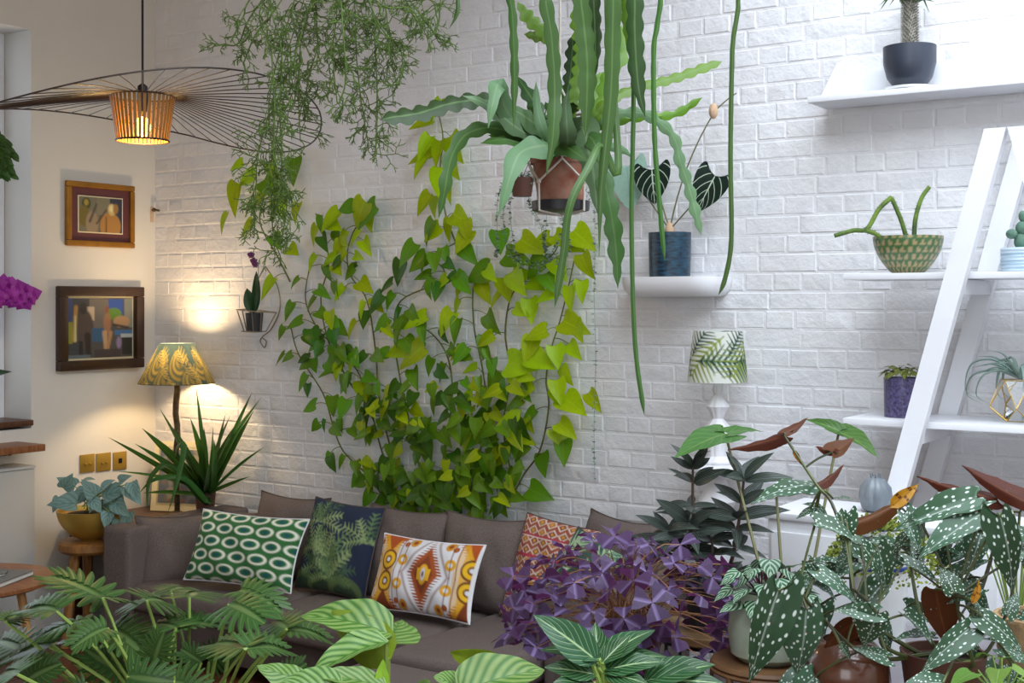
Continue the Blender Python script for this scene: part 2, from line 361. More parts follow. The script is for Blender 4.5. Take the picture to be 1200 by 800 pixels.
# ------------------------------------------------------------ small painter for printed cloth, paintings and shades
class Canvas:
    def __init__(s, w, h, bg): s.w, s.h = w, h; s.a = np.empty((h, w, 3)); s.a[:] = lin(bg); s.X, s.Y = np.meshgrid((np.arange(w) + .5) / w, (np.arange(h) + .5) / h); s.asp = w / h
    def put(s, mask, c, al=1): k = (np.clip(mask, 0, 1) * al)[..., None]; s.a = s.a * (1 - k) + np.array(lin(c)) * k
    def ell(s, x, y, rx, ry, c, al=1, ang=0):
        dx = (s.X - x) * s.asp; dy = s.Y - y; ca, sa = math.cos(ang), math.sin(ang); p = dx * ca + dy * sa; q = -dx * sa + dy * ca
        e = np.sqrt((p / (rx * s.asp)) ** 2 + (q / ry) ** 2); s.put((1 - e) * min(rx * s.asp, ry) * s.h + .5, c, al)
    def rect(s, x0, y0, x1, y1, c, al=1): s.put(((s.X >= x0) & (s.X <= x1) & (s.Y >= y0) & (s.Y <= y1)) * 1., c, al)
    def line(s, x0, y0, x1, y1, w0, w1, c, al=1):
        ax, ay, bx, by = x0 * s.asp, y0, x1 * s.asp, y1; px, py = s.X * s.asp - ax, s.Y - ay; dx, dy = bx - ax, by - ay
        t = np.clip((px * dx + py * dy) / max(1e-9, dx * dx + dy * dy), 0, 1); d = np.hypot(px - t * dx, py - t * dy)
        s.put((w0 + (w1 - w0) * t - d) * s.h + .5, c, al)
    def frond(s, x, y, ang, L, c, n=9, bend=.6, lw=.018, ll=.35, c2=None):
        px, py, a = x, y, ang
        for i in range(n):
            qx = px + math.cos(a) * L / n / s.asp; qy = py + math.sin(a) * L / n
            s.line(px, py, qx, qy, lw * .5, lw * .4, c)
            for sg in (-1, 1):
                b = a + sg * 1.0; l = L * ll * math.sin(PI * (i + .8) / (n + 1)) + .02
                s.line(qx, qy, qx + math.cos(b) * l / s.asp, qy + math.sin(b) * l, lw, lw * .3, c2 if (c2 and i % 2) else c)
            px, py = qx, qy; a += bend / n
    def diamond(s, x, y, rx, ry, c, jag=0, al=1):
        e = np.abs(s.X - x) / rx + np.abs(s.Y - y) / ry
        if jag: e = e + jag * (np.sign(np.sin(s.Y * 2 * PI * 26)) * .5)
        s.put((1 - e) * 8 + .5, c, al)
    def grid(s, nx, ny):
        xi = np.clip((np.linspace(0, 1, nx) * s.w - .5).round().astype(int), 0, s.w - 1); yi = np.clip((np.linspace(0, 1, ny) * s.h - .5).round().astype(int), 0, s.h - 1)
        return s.a[np.ix_(yi, xi)]
def rgba(a): a = np.asarray(a).reshape(-1, 3); return np.concatenate([a, np.ones((len(a), 1))], 1)
def print_plane(cv, o, ex, ey):     # flat print: o = top left corner, ex across, ey down
    mb = MB(); nx, ny = cv.w, cv.h; o, ex, ey = Vector(o), Vector(ex), Vector(ey)
    v = [o + ex * (i / (nx - 1)) + ey * (j / (ny - 1)) for j in range(ny) for i in range(nx)]
    f = [(j * nx + i, (j + 1) * nx + i, (j + 1) * nx + i + 1, j * nx + i + 1) for j in range(ny - 1) for i in range(nx - 1)]
    mb.add(v, f); mb.col = rgba(cv.grid(nx, ny)); return mb
def cushion_mesh(w, h, th, cv=None, edge=.09, back=None, n=(22, 18)):
    nx, ny = (cv.w, cv.h) if cv else n; mb = MB(); v = []; f = []; c = []
    g = cv.grid(nx, ny) if cv else None; bk = lin(back or '6a5c58')
    for side in (1, -1):
        for j in range(ny):
            for i in range(nx):
                x = -1 + 2 * i / (nx - 1); y = 1 - 2 * j / (ny - 1)
                k = ((1 - abs(x) ** 2.6) * (1 - abs(y) ** 2.6)); zz = th * .5 * max(0, k) ** .5
                wr = .006 * math.sin(9 * x + 5 * y) * k
                v.append((x * w / 2 * (1 - edge * (1 - y * y) * abs(x)), -side * (zz + wr * (side > 0)), y * h / 2 * (1 - edge * 1.1 * (1 - x * x) * abs(y))))
                c.append(g[j, i] if (side > 0 and cv) else bk)
    for k in (0, 1):
        o = k * nx * ny
        for j in range(ny - 1):
            for i in range(nx - 1):
                q = (o + j * nx + i, o + (j + 1) * nx + i, o + (j + 1) * nx + i + 1, o + j * nx + i + 1); f.append(q if k == 0 else q[::-1])
    mb.add(v, f)
    if cv: mb.col = rgba(np.array(c))
    return mb
def cushion(name, label, cpos, w, h, th, mat, cv=None, yaw=0, lean=15, roll=0, edge=.09, back=None, group=None, piping=None):
    # faces -Y when yaw = 0; leans back by 'lean' degrees
    mb = cushion_mesh(w, h, th, cv, edge, back); root = thing(name, label, 'cushion', cpos, group)
    R = Matrix.Rotation(math.radians(yaw), 3, 'Z') @ Matrix.Rotation(math.radians(-lean), 3, 'X') @ Matrix.Rotation(math.radians(roll), 3, 'Y')
    mb.v = [tuple(R @ Vector(p) + Vector(cpos)) for p in mb.v]; part('cover', mb, mat, root, ang=180)
    nx = 24; P = []
    def ed(x, y): return R @ Vector((x * w / 2 * (1 - edge * (1 - y * y) * abs(x)), 0, y * h / 2 * (1 - edge * 1.1 * (1 - x * x) * abs(y)))) + Vector(cpos)
    for a in range(nx): P.append(ed(-1 + 2 * a / nx, 1))
    for a in range(nx): P.append(ed(1, 1 - 2 * a / nx))
    for a in range(nx): P.append(ed(1 - 2 * a / nx, -1))
    for a in range(nx + 1): P.append(ed(-1, -1 + 2 * a / nx))
    part('seam', MB().tube(P, .004, 5), piping or 'sofa_fabric2', root)
    return root
# ================================================================ THE ROOM
# floor boards
fl = struct('floor', MB().box((3.7, -3.6, -.03), (8.4, 8.4, .04)), 'soil')
bme = MB().box((0, 0, 0), (.136, 1, .02), bev=.003, seg=1).mesh('floor_board', 'floor_wood', False)
for i in range(58):
    x = .0 + i * .14; cuts = [-.02 - U(.2, 2.2)]
    while cuts[-1] > -7.7: cuts.append(cuts[-1] - 2.4)
    a = 0.
    for c in cuts:
        c = max(c, -7.75); o = link('floor_board', bme, fl); o.location = (x, (a + c) / 2, 0); o.scale = (1, a - c - .004, 1); a = c
YW = at_x(36.5, 300, 0).y; ZS = at_x(36, 492, 0).z; ZT = at_x(34, 34, 0).z; Y0 = YW - 1.25
# plain plaster wall with the window opening
b = MB()
b.box((-.17, (YW + .15) / 2, 2.), (.34, .15 - YW, 4.1)); b.box((-.17, (Y0 - 7.8) / 2, 2.), (.34, 7.8 + Y0, 4.1))
b.box((-.17, (YW + Y0) / 2, ZS / 2 - .04), (.34, YW - Y0, ZS + .0)); b.box((-.17, (YW + Y0) / 2, (ZT + 4.05) / 2), (.34, YW - Y0, 4.05 - ZT))
struct('wall_left', b, 'plaster', False)
sill = struct('trim_1', MB().box((-.145, (YW + Y0) / 2, ZS - .012), (.34, YW - Y0 - .004, .03), bev=.006), 'dark_wood')
w = struct('window_1', MB().box((-.25, YW - .03, (ZS + ZT) / 2), (.06, .055, ZT - ZS)).box((-.25, Y0 + .03, (ZS + ZT) / 2), (.06, .055, ZT - ZS))
           .box((-.25, (YW + Y0) / 2, ZT - .03), (.06, YW - Y0 - .116, .06)).box((-.25, (YW + Y0) / 2, ZS + .035), (.06, YW - Y0 - .116, .06)), 'window_white', False)
for k in range(1, 3):
    part('glazing_bar', MB().box((-.25, Y0 + (YW - Y0) * k / 3, (ZS + ZT) / 2), (.05, .035, ZT - ZS - .1), bev=.008), 'window_white', w)
part('glazing_bar', MB().box((-.25, (YW + Y0) / 2, (ZS + ZT) / 2 + .1), (.055, YW - Y0 - .1, .045), bev=.008), 'window_white', w)
for k in range(3):
    ya = Y0 + (YW - Y0) * k / 3 + .04; yb = Y0 + (YW - Y0) * (k + 1) / 3 - .04
    for za, zb in ((ZS + .07, (ZS + ZT) / 2 + .07), ((ZS + ZT) / 2 + .13, ZT - .07)):
        part('pane', MB().box((-.25, (ya + yb) / 2, (za + zb) / 2), (.006, yb - ya, zb - za)), 'pane_glass', w, False)
struct('baseboard_left', MB().box((.012, -.46, .085), (.024, .86, .17), bev=.006).box((.016, -.46, .16), (.03, .86, .02), bev=.006), 'plaster')
# far sides of the room, behind and beside the viewer
struct('wall_right', MB().box((7.75, -3.7, 2.), (.2, 8.2, 4.1)), 'plaster', False)
struct('wall_front', MB().box((3.7, -7.75, 2.), (8.2, .2, 4.1)), 'plaster', False)
cb = MB().box((1.6, -3.75, 3.79), (3.4, 7.9, .64)).box((3.62, -3.75, 4.05), (.6, 7.9, .1)).box((5.72, -.06, 4.05), (3.6, .5, .1)).box((5.72, -6.2, 4.05), (3.6, 3.1, .1)).box((7.5, -2.5, 4.05), (.3, 4.6, .1))  # first box: unseen lowered bulkhead, added to shade the upper left walls
struct('ceiling', cb, 'plaster', False)
# painted brick wall: every brick stands proud of recessed joints
wb = struct('wall_back', MB().box((3.75, .0905, 2.), (7.6, .18, 4.1)), 'painted_brick', False)
def brick_mb(mb, x, z, w, h, jx=1.):
    ya = -.0005 + .012; pr = U(.0, .0020); b = U(.003, .006); y1 = -.0006 - pr
    x0, x1, z0, z1 = x, x + w, z, z + h
    q = lambda: U(-.0022, .0022)
    v = [(x0, ya, z0), (x1, ya, z0), (x1, ya, z1), (x0, ya, z1)]
    v += [(x0 + q() * .6, y1 + .0022, z0 + q()), (x1 + q() * .6, y1 + .0022, z0 + q()), (x1 + q() * .6, y1 + .0022, z1 + q()), (x0 + q() * .6, y1 + .0022, z1 + q())]
    v += [(x0 + b, y1 + q() * .5, z0 + b), (x1 - b, y1 + q() * .5, z0 + b), (x1 - b, y1 + q() * .5, z1 - b), (x0 + b, y1 + q() * .5, z1 - b)]
    f = [(8, 9, 10, 11)]
    for s in (0, 4):
        for i in range(4): f.append((s + i, s + (i + 1) % 4, s + 4 + (i + 1) % 4, s + 4 + i))
    mb.add(v, f)
rest = MB(); allb = []
for r in range(54):
    z = .004 + r * .075; st = r % 2 == 0; x = -.11 * rnd() if st else -.06 * rnd()
    while x < 5.6:
        wd_ = (.2245 if st else .110) * U(.95, 1.05); wd_ = .110 if (st and rnd() < .07) else wd_
        x0 = max(x, .003); w1 = x + wd_ - x0
        if w1 > .03:
            p = Vector((x0 + w1 / 2, 0, z + .032)) - CAM; d = p.dot(FW); uu = 600 + FPX * p.dot(RT) / d; vv = HOR - FPX * p.z / d
            allb.append((x0, z, w1, uu, vv))
        x += wd_ + U(.005, .009)
free = [q for q in allb if 700 < q[3] < 1190 and 8 < q[4] < 590 and q[2] > .06]
free.sort(key=lambda q: -q[3] * (1.0 if q[2] > .15 else .8)); pick = set(id(q) for q in free[:296])
for q in allb:
    if id(q) in pick:
        m1 = MB(); brick_mb(m1, q[0], q[1], q[2], .068); part('brick', m1, 'painted_brick', wb, True, 18)
    else: brick_mb(rest, q[0], q[1], q[2], .068)
o = part('brick_courses', rest, 'painted_brick', wb, True, 18); o['kind'] = 'stuff'

# ================================================================ LEFT WALL: pictures, plates, shelf
def picture(name, label, u0, v0, u1, v1, fw, fmat, cv, mountw=0, mountm=None, fillet=None, depth=.025):
    a = at_x(u0, v0, 0); c = at_x(u1, v1, 0); ya, yb, zt, zb = a.y, c.y, a.z, c.z
    root = thing(name, label, 'picture', (0.002, (ya + yb) / 2, zb))
    def bar(yy, zz, sy, sz): return MB().box((depth / 2 + .003, yy, zz), (depth, sy, sz), bev=.006)
    ym, zm = (ya + yb) / 2, (zt + zb) / 2; ww, hh = yb - ya, zt - zb
    for args in ((ym, zt - fw / 2, ww, fw), (ym, zb + fw / 2, ww, fw), (ya + fw / 2, zm, fw, hh - 2 * fw - .0006), (yb - fw / 2, zm, fw, hh - 2 * fw - .0006)):
        part('frame_rail', bar(*args), fmat, root)
    part('backing', MB().box((.008, ym, zm), (.006, ww - fw, hh - fw)), mountm or 'cream', root)
    iy, iz = ww / 2 - fw - mountw, hh / 2 - fw - mountw * .95
    if fillet:
        e = .012; part('fillet', MB().box((.0135, ym, zm), (.005, 2 * iy + e, 2 * iz + e)), fillet, root); 
    part('painting', print_plane(cv, (.0175, ym - iy, zm + iz), (0, 2 * iy, 0), (0, 0, -2 * iz)), 'print_paint', root)
    return root
cv = Canvas(44, 38, '5e5a4c')       # two seated figures in browns
cv.rect(0, 0, .45, 1, '6d6a58'); cv.rect(.4, 0, .7, .5, '77735f'); cv.rect(.7, 0, 1, 1, '2f3546'); cv.ell(.17, .2, .1, .16, '3c421c'); cv.ell(.17, .17, .05, .09, 'a08a3a'); cv.ell(.12, .55, .12, .3, '6c5f2c'); cv.ell(.3, .75, .14, .35, '8d7c62')
cv.line(.25, .7, .4, .2, .03, .02, '4a3a3a'); cv.line(.4, .75, .62, .35, .02, .02, '4a3329'); cv.ell(.72, .8, .24, .38, 'a4763a'); cv.ell(.75, .33, .09, .17, 'c3a86c'); cv.ell(.74, .3, .05, .1, 'd8cf9a'); cv.ell(.84, .3, .06, .14, '96703a'); cv.line(.62, .55, .62, 1, .015, .02, '5a4023')
picture('framed_painting', 'small painting of two figures, wide maroon mount, gilt frame', 75, 211, 154.5, 291, .03, 'gold_frame', cv, .05, 'mount_maroon', 'cream')
cv = Canvas(52, 48, '4b4a48')       # seated figures in a room
cv.rect(0, 0, .35, 1, '3a3c42'); cv.rect(.33, 0, .62, .55, '6f675f'); cv.rect(0, .0, .08, .4, '35477a'); cv.rect(0, .4, .07, .75, '8a8a2c'); cv.rect(.62, .02, .84, .3, '2c4fa0'); cv.rect(.86, 0, 1, .5, '7d8078'); cv.ell(.7, .27, .12, .1, '5f8a2c'); cv.rect(.27, .15, .4, .38, 'c4b096')
cv.ell(.26, .52, .13, .32, '4f423b'); cv.ell(.24, .17, .06, .1, '2c2523'); cv.line(.13, .15, .1, .7, .03, .03, 'a9803f'); cv.line(.12, .3, .12, .7, .012, .02, 'c9c48a'); cv.rect(.18, .7, .24, 1, '1f2024'); cv.line(.3, .62, .32, .95, .05, .04, '28211f')
cv.rect(.36, .5, .55, .72, '2f5a7d'); cv.ell(.6, .42, .06, .17, 'a1714e'); cv.ell(.595, .2, .03, .06, '8a4a30'); cv.line(.56, .58, .58, .9, .04, .025, 'c09a72'); cv.line(.65, .58, .6, .88, .035, .025, 'ad845c'); cv.ell(.82, .4, .13, .1, 'b08a62'); cv.line(.7, .45, .92, .5, .02, .02, '3a2f2a'); cv.rect(.72, .55, 1, .62, '3d6a9a'); cv.rect(.8, .6, 1, .66, 'aab4b4'); cv.rect(.82, .66, 1, .95, '22211f'); cv.rect(0, .93, .35, 1, '5d6a72'); cv.rect(.4, .85, .8, 1, '3f3436'); cv.ell(.78, .75, .04, .1, '8d7ca0')
picture('framed_painting', 'oil painting of seated figures in a dark brown frame with cream slip', 64.5, 335, 163.5, 430, .052, 'brown_frame', cv, .012, 'cream', None, .04)
for i, (ua, va, ub, vb) in enumerate(((93, 533, 110, 552), (112, 531.5, 129, 550.5), (132, 530, 147.5, 549))):
    a, c = at_x(ua, va, 0), at_x(ub, vb, 0); lab = ['square brass double switch plate beside the radiator shelf', 'square brass double switch plate in the middle of three', 'square brass plate with one dark socket, closest to the corner'][i]
    root = thing('switch_plate', lab, 'switch', (.001, (a.y + c.y) / 2, c.z), 'brass plates on the plaster wall')
    ym, zm = (a.y + c.y) / 2, (a.z + c.z) / 2
    part('plate', MB().box((.005, ym, zm), (.006, c.y - a.y, a.z - c.z), bev=.002), 'brass', root)
    if i < 2:
        for s in (-1, 1): part('toggle', MB().tube([(.007, ym + s * .014, zm), (.02, ym + s * .014, zm - .008)], .0045, 6), 'brass', root)
    else: part('socket', MB().box((.0085, ym, zm), (.004, .022, .026)), 'black_metal', root)
    for s in (-1, 1): part('screw', MB().lathe([(.003, 0), (.0025, .002)], (0, 0, 0), 6), 'brass', root).matrix_basis = Matrix.Translation((.008, ym + s * .03, zm)) @ Matrix.Rotation(PI / 2, 4, 'Y')
ye = at_x(41, 600, .18).y
rc = thing('radiator_cover', 'pale grey painted cover standing under the wooden shelf', 'cabinet', (.09, ye - .6, 0))
part('body', MB().box((.092, ye - .6, .435), (.176, 1.2, .87), bev=.006), 'grey_paint', rc); part('top', MB().box((.093, ye - .6, .878), (.182, 1.204, .014), bev=.003), 'grey_paint', rc)
zs = at_x(50, 519, .2).z; ys = at_x(53, 519, .22).y
sh = thing('wall_shelf', 'narrow wooden shelf on a dark bracket below the window', 'shelf', (.1, ys - .55, zs - .03))
part('board', MB().box((.112, ys - .55, zs - .02), (.222, 1.1, .034), bev=.004), 'mid_wood', sh)
for yb in (ys - .17, ys - .9):
    part('bracket', MB().tube([(.004, yb, zs - .04), (.19, yb, zs - .04)], .006, 5).tube([(.006, yb, zs - .04), (.006, yb, zs - .11)], .006, 5).tube(bez((.006, yb, zs - .1), (.05, yb, zs - .05), (.15, yb, zs - .045)), .005, 5), 'black_metal', sh)
hk = at_x(178, 246, 0)
h = thing('wall_hook', 'little brass latch fixed to the plaster close to the corner', 'hook', (0.002, hk.y, hk.z - .06))
part('hook_arm', MB().tube([(.002, hk.y, hk.z), (.03, hk.y, hk.z), (.034, hk.y + .03, hk.z - .004)], .006, 6).sphere((.03, hk.y - .01, hk.z), .011), 'bronze', h); part('plate', MB().box((.003, hk.y, hk.z - .025), (.004, .02, .085), bev=.001), 'chip', h)

# ================================================================ SOFA
SX0, SX1, AY = .583, 3.30, -.82
sofa = thing('sofa', 'long low grey-brown fabric sofa with square arms against the brick wall', 'sofa', (1.94, -.45, 0))
part('base', MB().box(((SX0 + SX1) / 2, -.42, .155), (SX1 - SX0 - .02, .74, .16), bev=.015), 'sofa_fabric2', sofa)
part('backrest', MB().box(((SX0 + SX1) / 2, -.085, .34), (SX1 - SX0 - .02, .10, .5), bev=.03, seg=3), 'sofa_fabric', sofa)
part('arm', MB().box((SX0 + .098, (AY - .035) / 2, .345), (.196, -AY - .035, .55), bev=.03, seg=3), 'sofa_fabric', sofa)
part('arm', MB().box((SX1 - .14, -.375, .345), (.28, .70, .55), bev=.03, seg=3), 'sofa_fabric', sofa)
part('chaise_base', MB().box((2.775, -.94, .155), (.48, .34, .16), bev=.015), 'sofa_fabric2', sofa)
def seat(x0, x1, y0, y1, z0=.235, z1=.362):
    b = MB().box(((x0 + x1) / 2, (y0 + y1) / 2, (z0 + z1) / 2), (x1 - x0 - .006, y1 - y0, z1 - z0), bev=.045, seg=4)
    cx, cy = (x0 + x1) / 2, (y0 + y1) / 2
    b.v = [(x, y, z + (.012 * (1 - ((x - cx) / (x1 - x0) * 2) ** 2) if z > z1 - .03 else 0)) for x, y, z in b.v]
    s = part('seat_cushion', b, 'sofa_fabric', sofa, ang=70)
    e = .012; P = [(x0 + e, y0 + e, z1 - .012), (x1 - e, y0 + e, z1 - .012)]
    part('piping', MB().tube([(x0 + .03, y0 + .006, z0 + .045), (x1 - .03, y0 + .006, z0 + .045)], .004, 5), 'sofa_fabric2', s)
seat(.782, 1.622, AY, -.2); seat(1.63, 2.515, AY - .02, -.2); seat(2.525, 3.015, -1.08, -.2, .235, .372)
for x, y in ((.68, -.74), (.68, -.14), (1.95, -.74), (2.68, -1.05), (2.9, -1.05), (3.15, -.65), (3.15, -.14)): part('leg', MB().tube([(x, y, .085), (x, y, .011)], .02, 8, .015), 'dark_wood', sofa)
ott = thing('ottoman', 'square grey-brown ottoman pushed against the end seat of the sofa', 'ottoman', (2.775, -1.45, 0))
part('base', MB().box((2.775, -1.45, .155), (.5, .64, .16), bev=.015), 'sofa_fabric2', ott); part('seat_cushion', MB().box((2.775, -1.45, .298), (.52, .66, .125), bev=.04, seg=4), 'sofa_fabric', ott, ang=70)
for x in (2.58, 2.97):
    for y in (-1.7, -1.2): part('leg', MB().tube([(x, y, .085), (x, y, .011)], .02, 8, .015), 'dark_wood', ott)

# ---- cushions
GR = 'plain grey-brown sofa cushions'
def C(u, v, y): return at_y(u, v, y)
cushion('back_cushion', 'plain grey-brown cushion standing in the corner against the left arm', C(212, 645, -.55), .42, .36, .18, 'sofa_fabric', yaw=58, lean=14, group=GR, edge=.10)
cushion('back_cushion', 'plain grey-brown cushion slumped behind the green ring cushion', C(268, 634, -.30), .44, .34, .18, 'sofa_fabric', yaw=14, lean=34, group=GR, edge=.10)
cushion('back_cushion', 'plain grey-brown cushion between the green ring and navy palm cushions', C(338, 630, -.27), .46, .42, .18, 'sofa_fabric', lean=14, group=GR, edge=.10)
cushion('back_cushion', 'plain grey-brown cushion directly behind the yellow ikat cushion', C(478, 651, -.3), .47, .43, .18, 'sofa_fabric', yaw=3, lean=14, group=GR, edge=.10)
cushion('back_cushion', 'plain grey-brown cushion between the yellow ikat and red kilim cushions', C(567, 662, -.3), .47, .43, .18, 'sofa_fabric', lean=14, group=GR, edge=.10)
cushion('back_cushion', 'plain grey-brown cushion in the corner behind the purple plant', C(722, 668, -.30), .46, .44, .18, 'sofa_fabric', yaw=-20, lean=16, group=GR, edge=.10)
# green velvet with white rings
cv = Canvas(112, 72, '2f6b35')
for j in range(6):
    for i in range(-1, 7):
        x = (i + (.5 if j % 2 else 0) + .3) / 5.3; y = (j + .45) / 5.3
        cv.ell(x, y, .083, .076, 'e4e6d6'); cv.ell(x, y, .056, .048, '1f6a38'); cv.ell(x, y, .026, .024, '1b4f5e')
cushion('ring_cushion', 'green velvet cushion with rows of white oval rings', C(288, 644, -.62), .62, .335, .15, 'print_cloth', cv, yaw=6, lean=24, roll=0, back='2f6b35', piping='white_paint', edge=.07)
# navy palm jungle
cv = Canvas(84, 84, '1e2840')
rs = random.Random(3)
for k in range(3): cv.ell(.15 + .3 * k, .95, .22, .16, '55683a', .9); cv.ell(.15 + .3 * k, .99, .16, .12, '2f4230', .9)
for k in range(7):
    x, y = rs.uniform(.05, .95), rs.uniform(.15, .9)
    for q in range(7): cv.frond(x, y, -PI / 2 + (q - 3) * .5, rs.uniform(.2, .36), rs.choice(['5f7a4a', '7f9660', '3f5a3f', '8a9c68']), 6, .5 * (q - 3) * .4, .012, .18)
cushion('palm_cushion', 'navy cushion printed with green jungle palms', C(398, 642, -.42), .40, .42, .14, 'print_cloth', cv, yaw=4, lean=18, roll=3, back='1e2840', edge=.06)
# yellow and rust ikat
cv = Canvas(120, 80, 'd8d8dc')
for x0 in (.17, .97):
    for y in (0.0, 1.0): cv.diamond(x0, y, .17, .3, 'b4581c', .2); cv.diamond(x0, y, .1, .2, '8d3a12')
    cv.line(x0 - .05, 0, x0 - .05, 1, .12, .12, 'e0a81a', .55); cv.rect(x0 - .07, 0, x0 + .09, 1, 'dba41c', .8)
    for y in (.36, .64): cv.ell(x0 + .01, y, .085, .14, '6d3a14'); cv.ell(x0 + .01, y, .07, .11, 'e6b420'); cv.ell(x0 + .01, y, .035, .055, '7a4417'); cv.ell(x0 + .01, y, .02, .03, 'dcdde0')
    cv.diamond(x0 + .01, .0, .1, .24, 'a84c18'); cv.diamond(x0 + .01, 1., .1, .26, '7a3512')
for x in (.33, .8, .03):
    for y in (.12, .34, .66, .88):
        big = (y in (.34, .66)); cv.ell(x, y, .05 if big else .025, .075 if big else .04, '8d4415' if not big else 'd99f1a'); cv.ell(x, y, .022 if big else .012, .032, 'dfe0e2' if big else 'b0561c')
for x in (.3, .36, .78, .84):
    cv.line(x, 0, x + .03 * (1 if x > .5 else -1), .5, .008, .008, '7a3a18', .8); cv.line(x + .03 * (1 if x > .5 else -1), .5, x, 1, .008, .008, '7a3a18', .8)
for x in (.4, .74):
    for y in (.08, .92): cv.ell(x, y, .04, .07, 'c98a1c'); cv.ell(x, y, .018, .03, '8d3f14')
cv.diamond(.57, .5, .23, .62, '7a3a18'); cv.diamond(.57, .5, .215, .585, 'dadbe0'); cv.diamond(.57, .5, .15, .44, '9c4a18', .25); cv.diamond(.57, .5, .09, .27, '7d3814'); cv.ell(.57, .5, .045, .13, 'dba71e'); cv.ell(.57, .5, .022, .08, 'c9ccd6'); cv.ell(.57, .5, .01, .035, '6d3314')
cv.rect(.51, .42, .53, .58, 'dba71e'); cv.rect(.61, .42, .63, .58, 'dba71e'); cv.rect(.985, 0, 1, 1, 'e8e6e2')
cushion('ikat_cushion', 'yellow, white and rust ikat cushion with a large diamond', C(499, 676, -.58), .52, .32, .15, 'print_cloth', cv, yaw=2, lean=22, roll=0, back='e0ddd8', piping='white_paint', edge=.07)
# red kilim
cv = Canvas(90, 96, '8f4634')
for j in range(10):
    y = (j + .5) / 10
    for i in range(9):
        x = (i + .5 * (j % 2)) / 8; cv.diamond(x, y, .066, .056, 'c9b4a6'); cv.diamond(x, y, .046, .038, ['a86a30', '7d3a2c', '8d5a2c'][(i + j) % 3]); cv.diamond(x, y, .02, .018, 'c08a34')
for y in (.2, .4, .6, .8): cv.rect(0, y - .012, 1, y + .012, 'a33446'); cv.rect(0, y + .012, 1, y + .02, 'cfc0b6')
cushion('kilim_cushion', 'red and gold kilim cushion with woven diamond bands', C(650, 672, -.36), .43, .43, .13, 'print_cloth', cv, yaw=-3, lean=20, roll=5, back='8a4030', edge=.05)
cv = Canvas(80, 80, '2c4a44')
for k in range(8): cv.frond(rs.uniform(0, 1), rs.uniform(.2, 1), -PI / 2 + rs.uniform(-.8, .8), rs.uniform(.4, .6), rs.choice(['7f9c78', '5f8468', '9aae8a']), 8, .5, .016, .35)
cushion('leaf_cushion', 'dark green leaf-print cushion leaning on the red kilim cushion', C(684, 688, -.55), .36, .38, .13, 'print_cloth', cv, yaw=-14, lean=26, roll=14, back='2c4a44', edge=.06)

# ================================================================ CORNER: console, lamp, picture, strap plant
con = thing('console_table', 'dark wooden console table tucked behind the sofa arm', 'table', (.29, -.3, 0))
ZC = .565
part('table_top', MB().box((.296, -.31, ZC - .02), (.54, .58, .04), bev=.005), 'dark_wood', con)
part('apron', MB().box((.296, -.31, ZC - .08), (.48, .52, .08)), 'dark_wood', con)
for x in (.06, .53):
    for y in (-.57, -.05): part('leg', MB().box((x, y, .272), (.045, .045, .52), bev=.004), 'dark_wood', con)
def lamp_shade_mesh(c, r0, r1, h, cv):
    mb = MB(); n, m = cv.w, cv.h; c = Vector(c); v = []; f = []
    for j in range(m):
        t = j / (m - 1)
        for i in range(n):
            a = 2 * PI * i / n; r = r1 + (r0 - r1) * t; v.append(c + Vector((r * math.cos(a), r * math.sin(a), h * (1 - t))))
    for j in range(m - 1):
        for i in range(n): f.append((j * n + i, (j + 1) * n + i, (j + 1) * n + (i + 1) % n, j * n + (i + 1) % n))
    mb.add(v, f); mb.col = rgba(cv.a.reshape(-1, 3)); return mb
LP = Vector((.42, -.215, ZC)); ld = (LP - CAM).dot(FW)
zt_, zb_ = W(211, 402, ld).z, W(211, 449, ld).z
lamp = thing('table_lamp', 'bronze twig table lamp with a conical palm-print shade, lit', 'lamp', LP)
part('base', MB().lathe([(.075, 0), (.075, .008), (.03, .022), (.012, .03), (.011, .05)], LP, 20), 'bronze', lamp)
tw = [LP + Vector((.005 * math.sin(i * 1.3), .004 * math.cos(i * 1.9), .03 + i * (zb_ - ZC + .0) / 11)) for i in range(12)]
part('stem', MB().tube(tw, .014, 8, .017), 'bronze', lamp)
part('cap', MB().lathe([(.018, 0), (.02, .012), (.01, .03), (.006, .05)], tw[-1], 10), 'brass', lamp)
cv = Canvas(180, 40, '3a4a48')
for k in range(16):
    x = (k + .5) / 16; y = .95 if k % 2 else .55
    for q in range(6): cv.ell(x, y - .02 * q, .065 * (1 - q * .13), .42 * (1 - q * .13), ['36443f', '8a7636', '3c4a40', '96803c', '394840', '7d6c34'][q], .85)
    cv.frond(x, y, -PI / 2, .5, '2c3c40', 6, .8 * (1 if k % 3 else -1), .02, .4)
    cv.frond(x + .03, y + .1, -PI / 2, .5, 'a08c48', 6, -.8, .012, .4)
cv.rect(0, 0, 1, .03, '1f2832'); cv.rect(0, .965, 1, 1, '1f2832')
part('shade', lamp_shade_mesh((LP.x, LP.y, zb_), .198, .088, zt_ - zb_, cv), 'print_shade', lamp, ang=180)
part('bulb', MB().sphere((LP.x, LP.y, zb_ + .09), .026, 12, 8), 'bulb_lamp', lamp)
pl = bpy.data.lights.new('lamp_light', 'POINT'); pl.energy = 21; pl.color = (1, .70, .38); pl.shadow_soft_size = .045
plo = bpy.data.objects.new('lamp_light', pl); COL.objects.link(plo); plo.parent = lamp; plo.location = (0, 0, zb_ + .135 - ZC)
